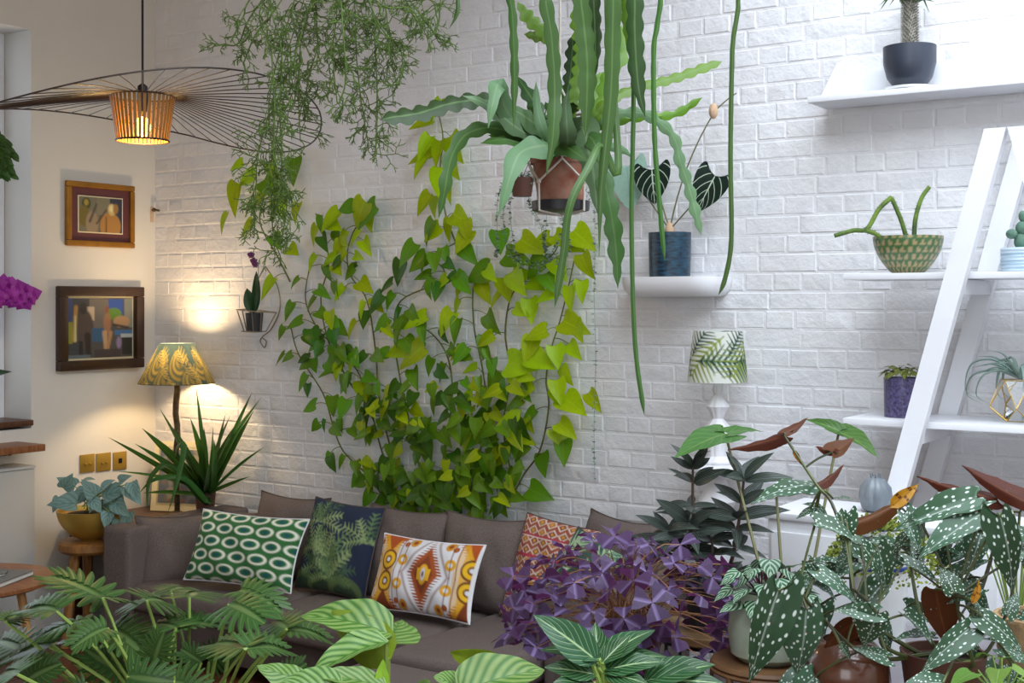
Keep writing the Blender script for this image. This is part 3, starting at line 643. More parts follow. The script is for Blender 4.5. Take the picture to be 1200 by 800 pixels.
# leaning picture in the corner
pr = thing('leaning_picture', 'pale gilt framed picture propped on the console behind the lamp', 'picture', (.2, -.1, ZC))
a = W(176, 586, 6.86); b = W(240, 590, 6.78); a.z = b.z = ZC + .004; ex = b - a; upv = Vector((-.08, .1, 0)) + UP * .36
rr = .034
def qd(s0, s1, t0, t1, th=.014):
    nn = ex.cross(upv).normalized(); m = MB(); c = [a + ex * s + upv * t_ for s, t_ in ((s0, t0), (s1, t0), (s1, t1), (s0, t1))]
    return m.add(c + [p - nn * th for p in c], [(0, 1, 2, 3), (7, 6, 5, 4), (0, 4, 5, 1), (1, 5, 6, 2), (2, 6, 7, 3), (3, 7, 4, 0)])
for q in ((0, 1, 0, .1), (0, 1, .9, 1), (0, .12, .1, .9), (.88, 1, .1, .9)): part('frame_rail', qd(*q, .018), 'cream', pr)
part('backing', qd(.1, .9, .08, .92, .012), 'cream', pr)
cv = Canvas(30, 40, '5d6470'); rs = random.Random(5)
for k in range(40): cv.ell(rs.random(), rs.random(), rs.uniform(.05, .15), rs.uniform(.04, .12), rs.choice(['7d6a52', '4a5668', '8f8a78', '6b4f4a', 'a39a7c', '3d4450']), .8)
nn = ex.cross(upv).normalized() * .003
part('painting', print_plane(cv, a + ex * .13 + upv * .88 + nn, ex * .74, upv * -.76), 'print_paint', pr)
# strap leaved plant
SP = Vector((.50, -.09, ZC))
sp = thing('strap_leaf_plant', 'tall plant with long strap leaves standing beside the twig lamp', 'plant', SP)
pot(sp, SP, .045, .055, .12, 'terracotta_dark')
stp = [leaf_mesh('strap_leaf', 'strap_leaf', (lambda w: (lambda t: w * min(1, .6 + t * 2) * (1 if t < .6 else max(.03, 1 - ((t - .6) / .4) ** 1.5))))(w), 2, 10, 0, .5, cu, 0) for w, cu in ((.026, .02), (.022, .12), (.03, .05), (.016, .2))]
tips = [(308, 458, 6.6, 0), (297, 466, 6.62, 3), (286, 470, 6.65, 3), (262, 486, 6.5, 0), (263, 488, 6.45, 2), (233, 462, 6.6, 3), (228, 492, 6.4, 2), (190, 478, 6.35, 0), (172, 503, 6.3, 2), (176, 520, 6.2, 1), (150, 519, 6.2, 3), (160, 534, 6.25, 3), (295, 557, 6.6, 1), (290, 500, 6.7, 2), (200, 540, 6.2, 1), (178, 570, 6.3, 1), (255, 520, 6.3, 2), (212, 512, 6.3, 2), (240, 500, 6.7, 2), (275, 510, 6.6, 2), (246, 545, 6.3, 0), (302, 480, 6.55, 0), (281, 492, 6.5, 2), (252, 500, 6.4, 0), (220, 520, 6.3, 2), (268, 500, 6.4, 2), (298, 520, 6.5, 1), (205, 500, 6.3, 0), (236, 515, 6.4, 2)]
for i, (u, v, d, k) in enumerate(tips):
    tp = W(u, v, d); tp.y = min(tp.y, -.13); bs = SP + Vector((.02 * math.cos(i * 2.4) + .015, .02 * math.sin(i * 2.4), .1)); put_leaf('leaf', stp[k], sp, bs, tp, UP * .3 - RT * (.5 if u > 255 else -.5) - FW * .7 + jit(.35), 1.2)
for pth in ([(208, 535, 6.3), (212, 520, 6.2), (216, 525, 6.15), (206, 570, 6.12), (197, 600, 6.1)], [(240, 590, 6.5), (200, 545, 6.3), (176, 560, 6.25), (172, 595, 6.2)], [(245, 590, 6.5), (215, 560, 6.35), (180, 562, 6.3), (163, 578, 6.25)]):
    P = [W(*q) for q in pth]; P = [SP + Vector((.01, 0, .1))] + P; part('leaf', strap(P, .028, nv(.6), 0, 3, .75, .7), 'strap_leaf', sp)
# ================================================================ LEFT FOREGROUND
# stool with the brass bowl
ST = Vector((.375, -.725, 0)); ZST = .515
st = thing('wooden_stool', 'thick-topped rustic wooden stool under the brass bowl', 'stool', ST)
part('seat', MB().lathe([(.135, 0), (.15, .015), (.15, .045), (.138, .055), (1e-4, .055)], ST + UP * (ZST - .055), 22), 'stool_wood', st)
for k in range(3):
    a = 2 * PI * k / 3 + .5; e = Vector((math.cos(a), math.sin(a), 0)); part('leg', MB().tube([ST + e * .085 + UP * (ZST - .05), ST + e * .145 + UP * .011], .026, 8, .02), 'stool_wood', st)
bw = thing('brass_bowl_planter', 'round brass bowl of silvery satin leaves on the wooden stool', 'plant', ST + UP * ZST)
prf = [(.045, 0)] + [(.16 * math.sin(a), .165 * (1 - math.cos(a))) for a in [PI * .1 + PI * .37 * i / 9 for i in range(10)]]
rz = prf[-1]; prf += [(rz[0] - .006, rz[1]), (rz[0] - .012, rz[1] - .02), (1e-4, rz[1] - .025)]
part('bowl', MB().lathe(prf, ST + UP * ZST, 32), 'brass', bw); part('soil', MB().lathe([(rz[0] - .013, rz[1] - .024), (1e-4, rz[1] - .01)], ST + UP * ZST, 16), 'soil', bw)
sl = [heart_mesh('silver_leaf', 'silver_leaf', .36, 4, .13, c, .2) for c in (.1, .3, .45)]
B0 = ST + UP * (ZST + .16)
for (u0, v0, u1, v1, f) in ((88, 570, 66, 560, .8), (90, 590, 54, 588, .5), (100, 575, 82, 592, .6), (105, 570, 92, 588, .5), (112, 580, 96, 562, .4), (118, 572, 132, 560, .5), (125, 580, 150, 572, .7), (128, 572, 145, 595, .85), (120, 590, 140, 602, .8), (135, 588, 150, 605, .9), (150, 570, 165, 590, .8), (155, 565, 158, 585, .7), (140, 565, 152, 556, .5), (120, 600, 118, 585, .6), (128, 600, 122, 620, .9), (140, 610, 132, 628, .9), (108, 585, 118, 600, .6), (75, 572, 84, 556, .8), (95, 565, 110, 558, .3), (150, 600, 146, 622, .9), (70, 583, 60, 600, .6), (112, 590, 104, 600, .7)):
    d = 6.24 + U(-.1, .02); put_leaf('leaf', random.choice(sl), bw, W(u0, v0, d), W(u1, v1, d - .03), nv(f) + jit(.25), 1.15)
    part('petiole', MB().tube(bez(B0 + jit(.03), B0 + UP * .06, W(u0, v0, d), 4), .003, 4), 'xanadu_stem', bw)
# coffee table
CT = Vector((.64, -1.55, 0)); ZT2 = .50
ct = thing('coffee_table', 'round wooden coffee table on splayed legs with a book on it', 'table', CT)
part('table_top', MB().lathe([(.32, 0), (.35, .012), (.352, .026), (.34, .03), (1e-4, .03)], CT + UP * (ZT2 - .03), 40), 'mid_wood', ct)
for k in range(3):
    a = [-.5, .55, 2.6][k]; e = Vector((math.cos(a), math.sin(a), 0)); part('leg', MB().tube([CT + e * .22 + UP * (ZT2 - .03), CT + e * .30 + UP * .011], .02, 8, .013), 'oak', ct)
bk = thing('book', 'thin grey book lying on the round coffee table', 'book', CT + UP * ZT2)
R = math.radians(24); cb_ = CT + Vector((.12, .02, ZT2))
part('cover', MB().box(cb_ + UP * .0025, (.23, .30, .003), rz=R).box(cb_ + UP * .0205, (.23, .30, .003), rz=R), 'book_grey', bk, False); part('pages', MB().box(cb_ + UP * .0115, (.222, .292, .015), rz=R), 'paper', bk, False)
solo('glass_dish', MB().lathe([(.02, .0), (.05, .004), (.055, .016), (.051, .016), (.046, .008), (1e-4, .005)], cb_ + UP * .0222 + Vector((0, .02, 0)), 24), 'clear_glass', 'small clear glass dish on the grey book', 'dish')

# ---- philodendron with fingered leaves
def finger_leaf(name, n=8, L=1., W0=.46, curl=.2, cup=.25):
    mb = MB(); sp = [(i + .3) / (n + .3) for i in range(n)]
    def bl(t): return .19 * math.sin(PI * min(1, t * .86 + .1)) ** .8 + .015
    v = []; f = []; uv = []; m = 10
    def Z(x, y): return cup * abs(x) - curl * y * y - .25 * x * x
    for j in range(m + 1):
        t = j / m
        for s in (-1, 0, 1): x = s * bl(t); v.append((x, t * .92, Z(x, t))); uv.append((.5 + .2 * s, t))
    for j in range(m):
        for i in range(2): f.append((j * 3 + i, j * 3 + i + 1, j * 3 + 4 + i, j * 3 + 3 + i))
    mb.add(v, f, 0, uv)
    for s in (-1, 1):
        for i, t in enumerate(sp):
            l = W0 * (.75 + .5 * math.sin(PI * (t * .8 + .18))) * (1 - .35 * t); ang = math.radians(112 - 92 * t) if True else 0
            dx, dy = math.sin(ang), math.cos(ang); w = .05 * (1.1 - .3 * t); px, py = -dy, dx
            v = []; uv = []; f = []
            for k in range(5):
                q = k / 4; wid = w * (1.1, 1.25, 1.2, .95, .35)[k]; cx = .09 + dx * l * q * .85; cy = t * .9 + dy * l * q + .10 * l * q * q
                for e in (-1, 0, 1):
                    x = s * (cx + px * wid * e); y = cy + py * wid * e; v.append((x, y, Z(cx + px * wid * e, y) + (.012 if e == 0 else 0))); uv.append((.5 + .4 * e, q))
            for k in range(4):
                for e in range(2):
                    a = k * 3 + e; q4 = (a, a + 1, a + 4, a + 3); f.append(q4 if s > 0 else q4[::-1])
            mb.add(v, f, 0, uv)
    return mb.mesh(name, 'xanadu', True, 180)
fl_ = [finger_leaf('finger_leaf', 8, 1, .46, .15, .15), finger_leaf('finger_leaf', 9, 1, .40, .35, .3), finger_leaf('finger_leaf', 7, 1, .5, .25, .05)]
XB = W(215, 1000, 3.5); XB.z = .36; px_ = thing('philodendron', 'leafy philodendron with deeply fingered leaves in a clay pot', 'plant', (XB.x, XB.y, 0.012))
pot(px_, Vector((XB.x, XB.y, .012)), .13, .17, .34, 'terracotta', lip=.012)
XL = [(122, 702, 56, 662, .15, 0), (120, 700, 150, 694, .2, 2), (66, 716, 16, 698, .2, 1), (104, 726, 36, 734, .25, 2), (58, 758, -4, 756, .2, 1), (62, 756, 80, 738, .15, 1), (26, 764, -10, 740, .4, 0), (172, 704, 160, 690, .3, 2), (172, 703, 208, 696, .3, 2), (128, 738, 172, 752, .35, 1), (126, 736, 84, 748, .4, 1), (152, 790, 92, 764, .95, 2), (150, 792, 200, 800, .85, 2), (180, 776, 190, 742, .9, 0), (206, 734, 268, 716, .22, 1), (206, 736, 176, 722, .25, 0), (222, 700, 236, 680, .5, 2), (200, 692, 222, 678, .35, 2), (281, 692, 332, 700, .2, 1), (268, 708, 306, 716, .3, 2), (289, 760, 348, 746, .3, 1), (287, 760, 246, 744, .3, 0), (338, 738, 394, 736, .25, 1), (336, 737, 312, 716, .4, 2), (245, 775, 272, 758, .8, 0), (236, 776, 212, 760, .7, 0), (20, 790, -6, 782, .5, 0), (28, 800, 60, 775, .6, 1), (205, 798, 240, 812, .8, 2), (100, 800, 70, 816, .7, 2), (330, 800, 350, 778, .6, 1), (6, 728, 30, 712, .3, 0)]
for i, (u0, v0, u1, v1, f, k) in enumerate(XL):
    d = 3.5 + U(-.22, .25) - (v0 - 740) * .004; b0 = W(u0, v0, d); L = math.hypot(u1 - u0, (v1 - v0) * 1.0) / FPX * d
    need = U(.14, .19); dd = math.sqrt(max(0, need ** 2 - L ** 2)) if f < .6 else .02
    sgn = -1 if (v1 > v0 or f > .6) else 1
    t0 = W(u1, v1, d + (dd * .8 * sgn if f < .6 else -.04)); put_leaf('leaf', fl_[k], px_, b0, t0, nv(f) + jit(.15), U(.95, 1.15))
    r0 = Vector((XB.x, XB.y, .33)) + Vector((U(-.07, .07), U(-.07, .07), 0))
    part('petiole', MB().tube(bez(r0, (r0 + b0) / 2 + UP * U(.05, .14) - (b0 - r0) * .1, b0, 7), .0065, 5, .0045), 'xanadu_stem', px_)

# ---- calathea with striped round leaves
CB = W(440, 1000, 3.0); CB.z = 0.012; ca = thing('calathea_orbifolia', 'calathea with big round silver-striped leaves in a white pot', 'plant', CB)
pot(ca, CB, .13, .16, .36, 'white_ceramic')
orb = [leaf_mesh('striped_leaf', ['orbifolia', 'orbifolia_back'], ovate(.40, .62, .75), 8, 14, .05, c, cu, .012, 3, True) for c, cu in ((.12, .12), (.3, .3), (-.1, .05))]
def big(u0, v0, d0, u1, v1, d1, n, k, ws=1.):
    b0 = W(u0, v0, d0); put_leaf('leaf', orb[k], ca, b0, W(u1, v1, d1), n, ws)
    r0 = CB + Vector((U(-.05, .05), U(-.05, .05), .33)); part('petiole', MB().tube(bez(r0, (r0 + b0) / 2 + UP * .08, b0, 6), .006, 5), 'xanadu_stem', ca)
big(456, 742, 2.95, 360, 702, 2.95, UP * .8 - FW * .45 - RT * .1, 1, .72)     # big leaf bent to the left
big(456, 752, 2.96, 470, 722, 3.14, UP * .9 - FW * .5, 2, .9)
big(455, 770, 2.93, 392, 716, 2.99, FW * .8 + UP * .1 - RT * .3, 0, .8)          # its pale underside
big(452, 752, 2.9, 360, 770, 2.8, UP * 1. - FW * .2 + RT * .1, 1, .6)
big(452, 805, 2.8, 372, 782, 2.75, UP * .9 - FW * .4, 0, .62)
big(360, 800, 2.8, 302, 778, 2.8, UP * .8 - FW * .5, 2, .8)
big(400, 805, 2.75, 330, 796, 2.72, UP * .6 - FW * .7, 0, .8)
big(450, 815, 2.8, 446, 774, 2.84, FW * .7 - RT * .6, 0, .7)
big(540, 812, 2.8, 636, 766, 2.86, UP * .75 - FW * .65 - RT * .15, 1, .78)
big(545, 806, 2.85, 512, 790, 2.8, UP * .8 - FW * .6, 0, .9)
big(600, 790, 2.95, 530, 764, 3.05, UP * -.1 + FW * .8, 2, .5)
big(480, 820, 2.75, 500, 796, 2.7, UP * .8 - FW * .5, 0, .9)

# ---- aglaonema with feathered leaves
AB = W(715, 1000, 3.15); AB.z = .012; ag = thing('aglaonema', 'dark leafy plant with pale feathered midribs in an orange clay pot', 'plant', AB)
zr = W(715, 775, 3.15).z
pot(ag, AB, .1, .13, zr - .10, 'terracotta', lip=.01)
agl = [leaf_mesh('feather_leaf', 'aglaonema', ovate(.2, .7, .9), 6, 10, .03, c, cu, .01, 2) for c, cu in ((.25, .25), (.4, .12), (.15, .4))]
for (u0, v0, u1, v1, n, k, d1) in ((700, 775, 634, 718, UP * .5 - FW * .7, 0, 3.1), (702, 772, 640, 742, UP * .7 - FW * .3, 2, 3.15), (701, 782, 698, 726, UP * .3 - FW * .9, 1, 3.2), (705, 778, 762, 718, UP * .8 - FW * .3 - RT * .3, 0, 3.25), (706, 776, 738, 742, UP * .6 - FW * .6, 1, 3.15), (708, 784, 782, 742, UP * .9 - FW * .3, 2, 3.2), (708, 786, 774, 764, UP * .8 - FW * .5, 0, 3.1), (710, 790, 756, 792, UP * .7 - FW * .5, 0, 3.05), (698, 790, 640, 778, UP * .6 - FW * .6, 1, 3.1), (755, 800, 842, 788, UP * .7 - FW * .6, 0, 3.05), (755, 798, 836, 772, UP * .8 - FW * .5, 1, 3.1), (695, 800, 645, 800, UP * .7 - FW * .5, 2, 3.0), (690, 770, 660, 760, UP * .5 - FW * .5, 1, 3.2)):
    b0 = W(u0, v0, 3.12); put_leaf('leaf', agl[k], ag, b0, W(u1, v1, d1), n, 1.2)
    r0 = Vector((AB.x, AB.y, zr - .13)) + jit(.03); part('petiole', MB().tube(bez(r0, (r0 + b0) / 2 + UP * .03, b0, 4), .006, 5), 'xanadu_stem', ag)

# ================================================================ RIGHT FOREGROUND
# round tray table holding the dark striped plant
TR = W(838, 737, 4.0); TR.z = .659
tt_ = thing('tray_table', 'round wooden tray table on thin black legs', 'table', (TR.x, TR.y, 0))
part('tray', MB().lathe([(.195, 0), (.21, .008), (.214, .03), (.207, .03), (.202, .012), (1e-4, .01)], (TR.x, TR.y, TR.z - .01), 36), 'tray_wood', tt_)
part('ring', MB().tube([(TR.x + .185 * math.cos(a), TR.y + .185 * math.sin(a), TR.z - .017) for a in [2 * PI * i / 28 for i in range(29)]], .006, 6), 'black_metal', tt_)
for k in range(4):
    a = PI / 4 + k * PI / 2 + .3; part('leg', MB().tube([(TR.x + .185 * math.cos(a), TR.y + .185 * math.sin(a), TR.z - .015), (TR.x + .19 * math.cos(a), TR.y + .19 * math.sin(a), .011)], .006, 6), 'black_metal', tt_)
DP = Vector((TR.x - .02, TR.y + .02, TR.z + .001))
dk = thing('striped_leaf_plant', 'upright plant with dark silver-striped leaves on the tray table', 'plant', DP)
pot(dk, DP, .07, .085, .14, 'dark_ceramic')
dkl = [leaf_mesh('dark_leaf', 'ctenanthe', ovate(.135, .75, .85), 4, 8, 0, c, cu) for c, cu in ((.3, .2), (.5, .35), (.15, .1))]
def stem_whorls(path, whorls, L=.125):
    P = [W(u, v, 3.97) for u, v in path]; part('stem', MB().tube(spline([DP + UP * .12] + P, 5), .007, 6, .004), 'ctenanthe_stem', dk)
    for (u, v, n, s, droop) in whorls:
        c = W(u, v, 3.97); ph = U(0, 6)
        for k in range(n):
            a = ph + 2 * PI * k / n; e = Vector((math.cos(a), math.sin(a), droop + .15 + U(-.25, .25))).normalized(); put_leaf('leaf', random.choice(dkl), dk, c, c + e * L * s * U(.85, 1.15), UP * .6 - FW * .55 + e * -.3 + jit(.25), 1.15)
stem_whorls([(815, 650), (812, 590), (812, 545)], [(814, 548, 3, .85, 1.2), (812, 550, 3, .7, .4), (813, 566, 4, 1., .3), (810, 592, 4, .8, .1), (808, 612, 5, 1.1, .25), (806, 625, 6, 1.1, .0), (808, 645, 4, 1., -.1)])
stem_whorls([(856, 660), (866, 610), (872, 560)], [(872, 560, 4, .9, .9), (872, 564, 4, 1.1, .35), (868, 590, 4, .95, .5), (864, 608, 5, 1.1, .2), (862, 620, 5, 1., -.1), (858, 640, 4, .9, 0)])
stem_whorls([(836, 660), (834, 630)], [(834, 632, 5, 1., .2), (836, 650, 4, .9, 0)]); stem_whorls([(800, 690), (782, 640)], [(783, 622, 4, .9, .4), (785, 635, 4, 1., .1)])
stem_whorls([(845, 700), (870, 690)], [(860, 672, 5, .9, .1), (835, 676, 5, 1., .1)])
# purple oxalis
OX = W(735, 742, 3.8); OXZ = .66; 
so = thing('plant_stand', 'dark wooden plant stand under the purple oxalis', 'stand', (OX.x, OX.y, 0))
part('seat', MB().lathe([(.12, 0), (.125, .006), (.125, .022), (1e-4, .024)], (OX.x, OX.y, .516), 24), 'dark_wood', so)
for k in range(3):
    a = k * 2 * PI / 3 + .3; part('leg', MB().tube([(OX.x + .09 * math.cos(a), OX.y + .09 * math.sin(a), .52), (OX.x + .12 * math.cos(a), OX.y + .12 * math.sin(a), .011)], .013, 6), 'dark_wood', so)
ox = thing('purple_oxalis', 'bushy plant with purple three-part leaves in a maroon pot', 'plant', (OX.x, OX.y, .541))
OC = Vector((OX.x, OX.y, .541)); pot(ox, OC, .085, .11, .19, 'maroon_glaze')
def tri_leaf(fold, droop):
    mb = MB()
    for k in range(3):
        a = 2 * PI * k / 3; ca_, sa = math.cos(a), math.sin(a); v = []; uv = []
        for (x, y) in ((0, 0), (-.5, .55), (0, .75), (.5, .55), (-.62, .92), (0, .88), (.62, .92)):
            z = fold * abs(x) - droop * y * y; v.append((x * ca_ + y * sa, -x * sa + y * ca_, z)); uv.append((.5 + x * .9, y))
        mb.add(v, [(0, 2, 1), (0, 3, 2), (1, 2, 5, 4), (2, 3, 6, 5)], 0, uv)
    return mb.mesh('oxalis_leaf', 'oxalis', False)
oxm = [tri_leaf(f, d) for f, d in ((.25, .1), (.5, .2), (.75, .4), (.1, .3), (.4, .7))]
N = 128
for i in range(N):
    t = (i + .5) / N; th = math.acos(1 - t * 1.28); ph = i * 2.39996
    r = U(.86, 1.08); e = Vector((math.sin(th) * math.cos(ph), math.sin(th) * math.sin(ph), math.cos(th)))
    if rnd() < .3: r *= .75
    p = OC + UP * .20 + Vector((e.x * .285 * r, e.y * .285 * r, e.z * .245 * r + .0)) + RT * (.10 * e.dot(RT)) + FW * (.06 * e.dot(FW))
    if e.z < 0 and False: continue
    n = e * .5 + UP * .75 + jit(.35); x, y, z = frame(jit(1), n)
    put_leaf('leaf', random.choice(oxm), ox, p, p + y * U(.036, .060), z)
    r0 = OC + UP * .18 + Vector((U(-.06, .06), U(-.06, .06), 0)); part('petiole', MB().tube(bez(r0, OC + UP * (.26 + .12 * e.z) + e * .10, p, 5), .0016, 3), 'oxalis_stem', ox)

# rattan stool, glass jar with peperomia
PJ = W(900, 773, 3.45); ZJ = PJ.z
rs_ = thing('rattan_stool', 'low cane stool with bound grey sides under the glass jar', 'stool', (PJ.x, PJ.y, 0))
part('seat', MB().lathe([(.15, 0), (.155, .008), (.15, .016), (1e-4, .016)], (PJ.x, PJ.y, ZJ - .016), 30), 'rattan', rs_); part('binding', MB().lathe([(.14, 0), (.146, .03), (.14, .06)], (PJ.x, PJ.y, ZJ - .085), 30), 'wrap_grey', rs_)
for z in (ZJ - .02, ZJ - .09): part('hoop', MB().tube([(PJ.x + .152 * math.cos(a), PJ.y + .152 * math.sin(a), z) for a in [2 * PI * i / 32 for i in range(33)]], .006, 6), 'rattan', rs_)
for k in range(6):
    a = k * PI / 3 + .2; part('leg', MB().tube([(PJ.x + .15 * math.cos(a), PJ.y + .15 * math.sin(a), ZJ - .02), (PJ.x + .152 * math.cos(a), PJ.y + .152 * math.sin(a), .011)], .009, 6), 'rattan', rs_)
pp = thing('peperomia_jar', 'watermelon-striped peperomia growing in a frosted pale glass jar', 'plant', (PJ.x, PJ.y, ZJ))
part('jar', MB().lathe([(.075, 0), (.10, .02), (.108, .08), (.10, .14), (.088, .178), (.092, .19), (.085, .19), (.08, .178), (.095, .13), (.1, .08), (.092, .025), (1e-4, .01)], (PJ.x, PJ.y, ZJ + .001), 32), 'celadon', pp)
part('soil', MB().lathe([(.088, .148), (1e-4, .155)], (PJ.x, PJ.y, ZJ), 16), 'soil', pp)
ppl = [heart_mesh('striped_leaf', 'peperomia', .40, 6, .1, c, cu) for c, cu in ((-.15, .15), (.1, .2), (-.25, .35))]
PC = Vector((PJ.x, PJ.y, ZJ + .16))
for i in range(34):
    t = (i + .5) / 34; th = math.acos(1 - t * 1.15); ph = i * 2.39996 + .4; e = Vector((math.sin(th) * math.cos(ph), math.sin(th) * math.sin(ph), math.cos(th)))
    p = PC + Vector((e.x * .10, e.y * .10, e.z * .10 + .02)) * U(.8, 1.1); hv = Vector((e.x, e.y, -.35 + U(-.2, .2)))
    put_leaf('leaf', random.choice(ppl), pp, p, p + hv.normalized() * U(.045, .07), e + UP * .6 + jit(.3), 1.15)
    part('petiole', MB().tube([PC - UP * .01 + jit(.02), p - e * .02, p], .0025, 4), 'maroon_glaze', pp)

# white cabinet and things on it
xc0 = at_y(896, 620, -.85).x; ZCB = at_y(896, 599, -.85).z
cab = thing('white_cabinet', 'tall plain white cabinet standing in front of the ladder shelf', 'cabinet', (xc0 + .38, -.675, 0))
part('body', MB().box((xc0 + .38, -.675, ZCB / 2), (.74, .34, ZCB - .02), bev=.004), 'white_paint', cab); part('top', MB().box((xc0 + .38, -.675, ZCB - .01), (.765, .36, .022), bev=.004), 'white_paint', cab)
for k in range(2): part('door', MB().box((xc0 + .2 + .36 * k, -.85, ZCB / 2 - .01), (.35, .016, ZCB - .1), bev=.003), 'white_paint', cab)
pv = at_y(1026, 606, -.66); PV = Vector((pv.x, -.66, ZCB + .002))
pm = thing('gourd_vase', 'ribbed smoky grey ceramic gourd on the white cabinet', 'vase', PV)
part('body', MB().lathe([(.03, 0), (.046, .012), (.055, .045), (.05, .08), (.03, .105), (.012, .112)], PV, 40, .10, 9), 'smoke_ceramic', pm)
for k in range(5): a = 2 * PI * k / 5; part('spike', MB().tube([PV + Vector((.012 * math.cos(a), .012 * math.sin(a), .106)), PV + Vector((.017 * math.cos(a), .017 * math.sin(a), .124))], .005, 5, .002), 'smoke_ceramic', pm)
# long pale plant table
ZP = .70; pt = thing('plant_table', 'long pale table crowded with spotted begonias', 'table', (4.82, -1.42, 0))
part('table_top', MB().box((4.90, -1.42, ZP - .018), (.98, 1.08, .035), bev=.005), 'pale_table', pt)
for x in (4.46, 5.32):
    for y in (-1.9, -.94): part('leg', MB().box((x, y, .343), (.05, .05, .66), bev=.004), 'pale_table', pt)
# blue and white pot of moss
MP = W(1030, 700, 3.6); MP.z = ZP + .001; mz = W(1030, 618, 3.6).z
mp = thing('moss_pot', 'blue and white pot overflowing with yellow-green creeping moss', 'plant', MP)
pot(mp, MP, .07, .085, mz - ZP, 'white_ceramic')
for z, hh in ((mz - .03, .016), (mz - .11, .01)): part('blue_band', MB().lathe([(.083, 0), (.0865, .001), (.0872, hh), (.083, hh + .001)], (MP.x, MP.y, z), 28), 'blue_band', mp, label='cobalt blue band')
mo = MB(); rs = random.Random(2)
for i in range(3000):
    a = rs.uniform(0, 2 * PI); q = rs.random() ** .6; r = .17 * q; z = mz + .02 - .75 * r * q + rs.uniform(-.02, .02)
    c = Vector((MP.x + r * math.cos(a), MP.y + r * math.sin(a), z)) - FW * .06 * q; d = Vector((rs.uniform(-1, 1), rs.uniform(-1, 1), rs.uniform(-.3, 1))).normalized() * .0055; s = d.orthogonal().normalized() * .005
    mo.add([c, c + d + s, c + d * 2, c + d - s], [(0, 1, 2, 3)])
o = part('creeping_leaves', mo, 'moss', mp, False); o['kind'] = 'stuff'
# brown glazed globe pot
GP = W(992, 800, 3.1); GP.z = ZP + .001; zg = W(992, 742, 3.1).z
gp = thing('globe_pot', 'glossy brown round pot with a spotted begonia spilling over it', 'pot', GP)
part('body', MB().lathe([(.05, 0), (.085, .02), (.105, .07), (.10, .12), (.075, .155), (.06, .165), (.055, .165), (.06, .15), (1e-4, .14)], GP, 36), 'brown_glaze', gp)
# spotted begonias
begm = [heart_mesh('spotted_leaf', ['begonia', 'begonia_under'], wd, 6, lb, c, cu, True, .02, 3, bd, asy, .95, .5) for wd, lb, c, cu, bd, asy in ((.30, .26, .15, .25, .05, .2), (.27, .3, .3, .12, -.06, -.22), (.33, .24, -.05, .35, .0, .15), (.26, .22, .5, .2, .08, -.15))]
BG = W(1105, 900, 3.05); BG.z = ZP + .001
bg = thing('spotted_begonia', 'large begonia with white-spotted angel-wing leaves and brown undersides', 'plant', BG)
pot(bg, BG, .08, .10, .15, 'terracotta_dark')
canes = {}
def cane(key, path, d0, d1, r=.006):
    n = len(path); P = spline([BG + UP * .13 + jit(.03)] + [W(u, v, d0 + (d1 - d0) * i / (n - 1)) for i, (u, v) in enumerate(path)], 5); canes[key] = P; part('cane', MB().tube(P, r, 6, r * .6), 'begonia_stem', bg)
cane('a', [(1010, 720), (995, 650), (975, 590), (957, 568), (920, 512)], 3.1, 3.35); cane('b', [(1130, 740), (1165, 640), (1160, 590)], 3.05, 3.1); cane('c', [(1085, 740), (1070, 680), (1062, 600)], 3.05, 3.2)
cane('d', [(1150, 770), (1185, 700), (1195, 600)], 3.0, 3.1); cane('e', [(1040, 760), (1025, 715), (1000, 690)], 3.0, 2.9); cane('f', [(1020, 770), (960, 720), (935, 690)], 3.0, 2.9); cane('g', [(1140, 780), (1128, 740), (1120, 700)], 2.95, 2.9)
def near_cane(p): return min((q for P in canes.values() for q in P[4:]), key=lambda q: (q - p).length)
def bl(u0, v0, u1, v1, n, k=0, d=3.0, dd=0., ws=1., me=None):
    b0 = W(u0, v0, d); put_leaf('leaf', me or begm[k], bg, b0, W(u1, v1, d + dd), n, ws); q = near_cane(b0)
    if (q - b0).length > .006: part('petiole', MB().tube(bez(q, (q + b0) / 2 + UP * .01, b0, 4), .003, 5), 'begonia_stem', bg)
F = -FW
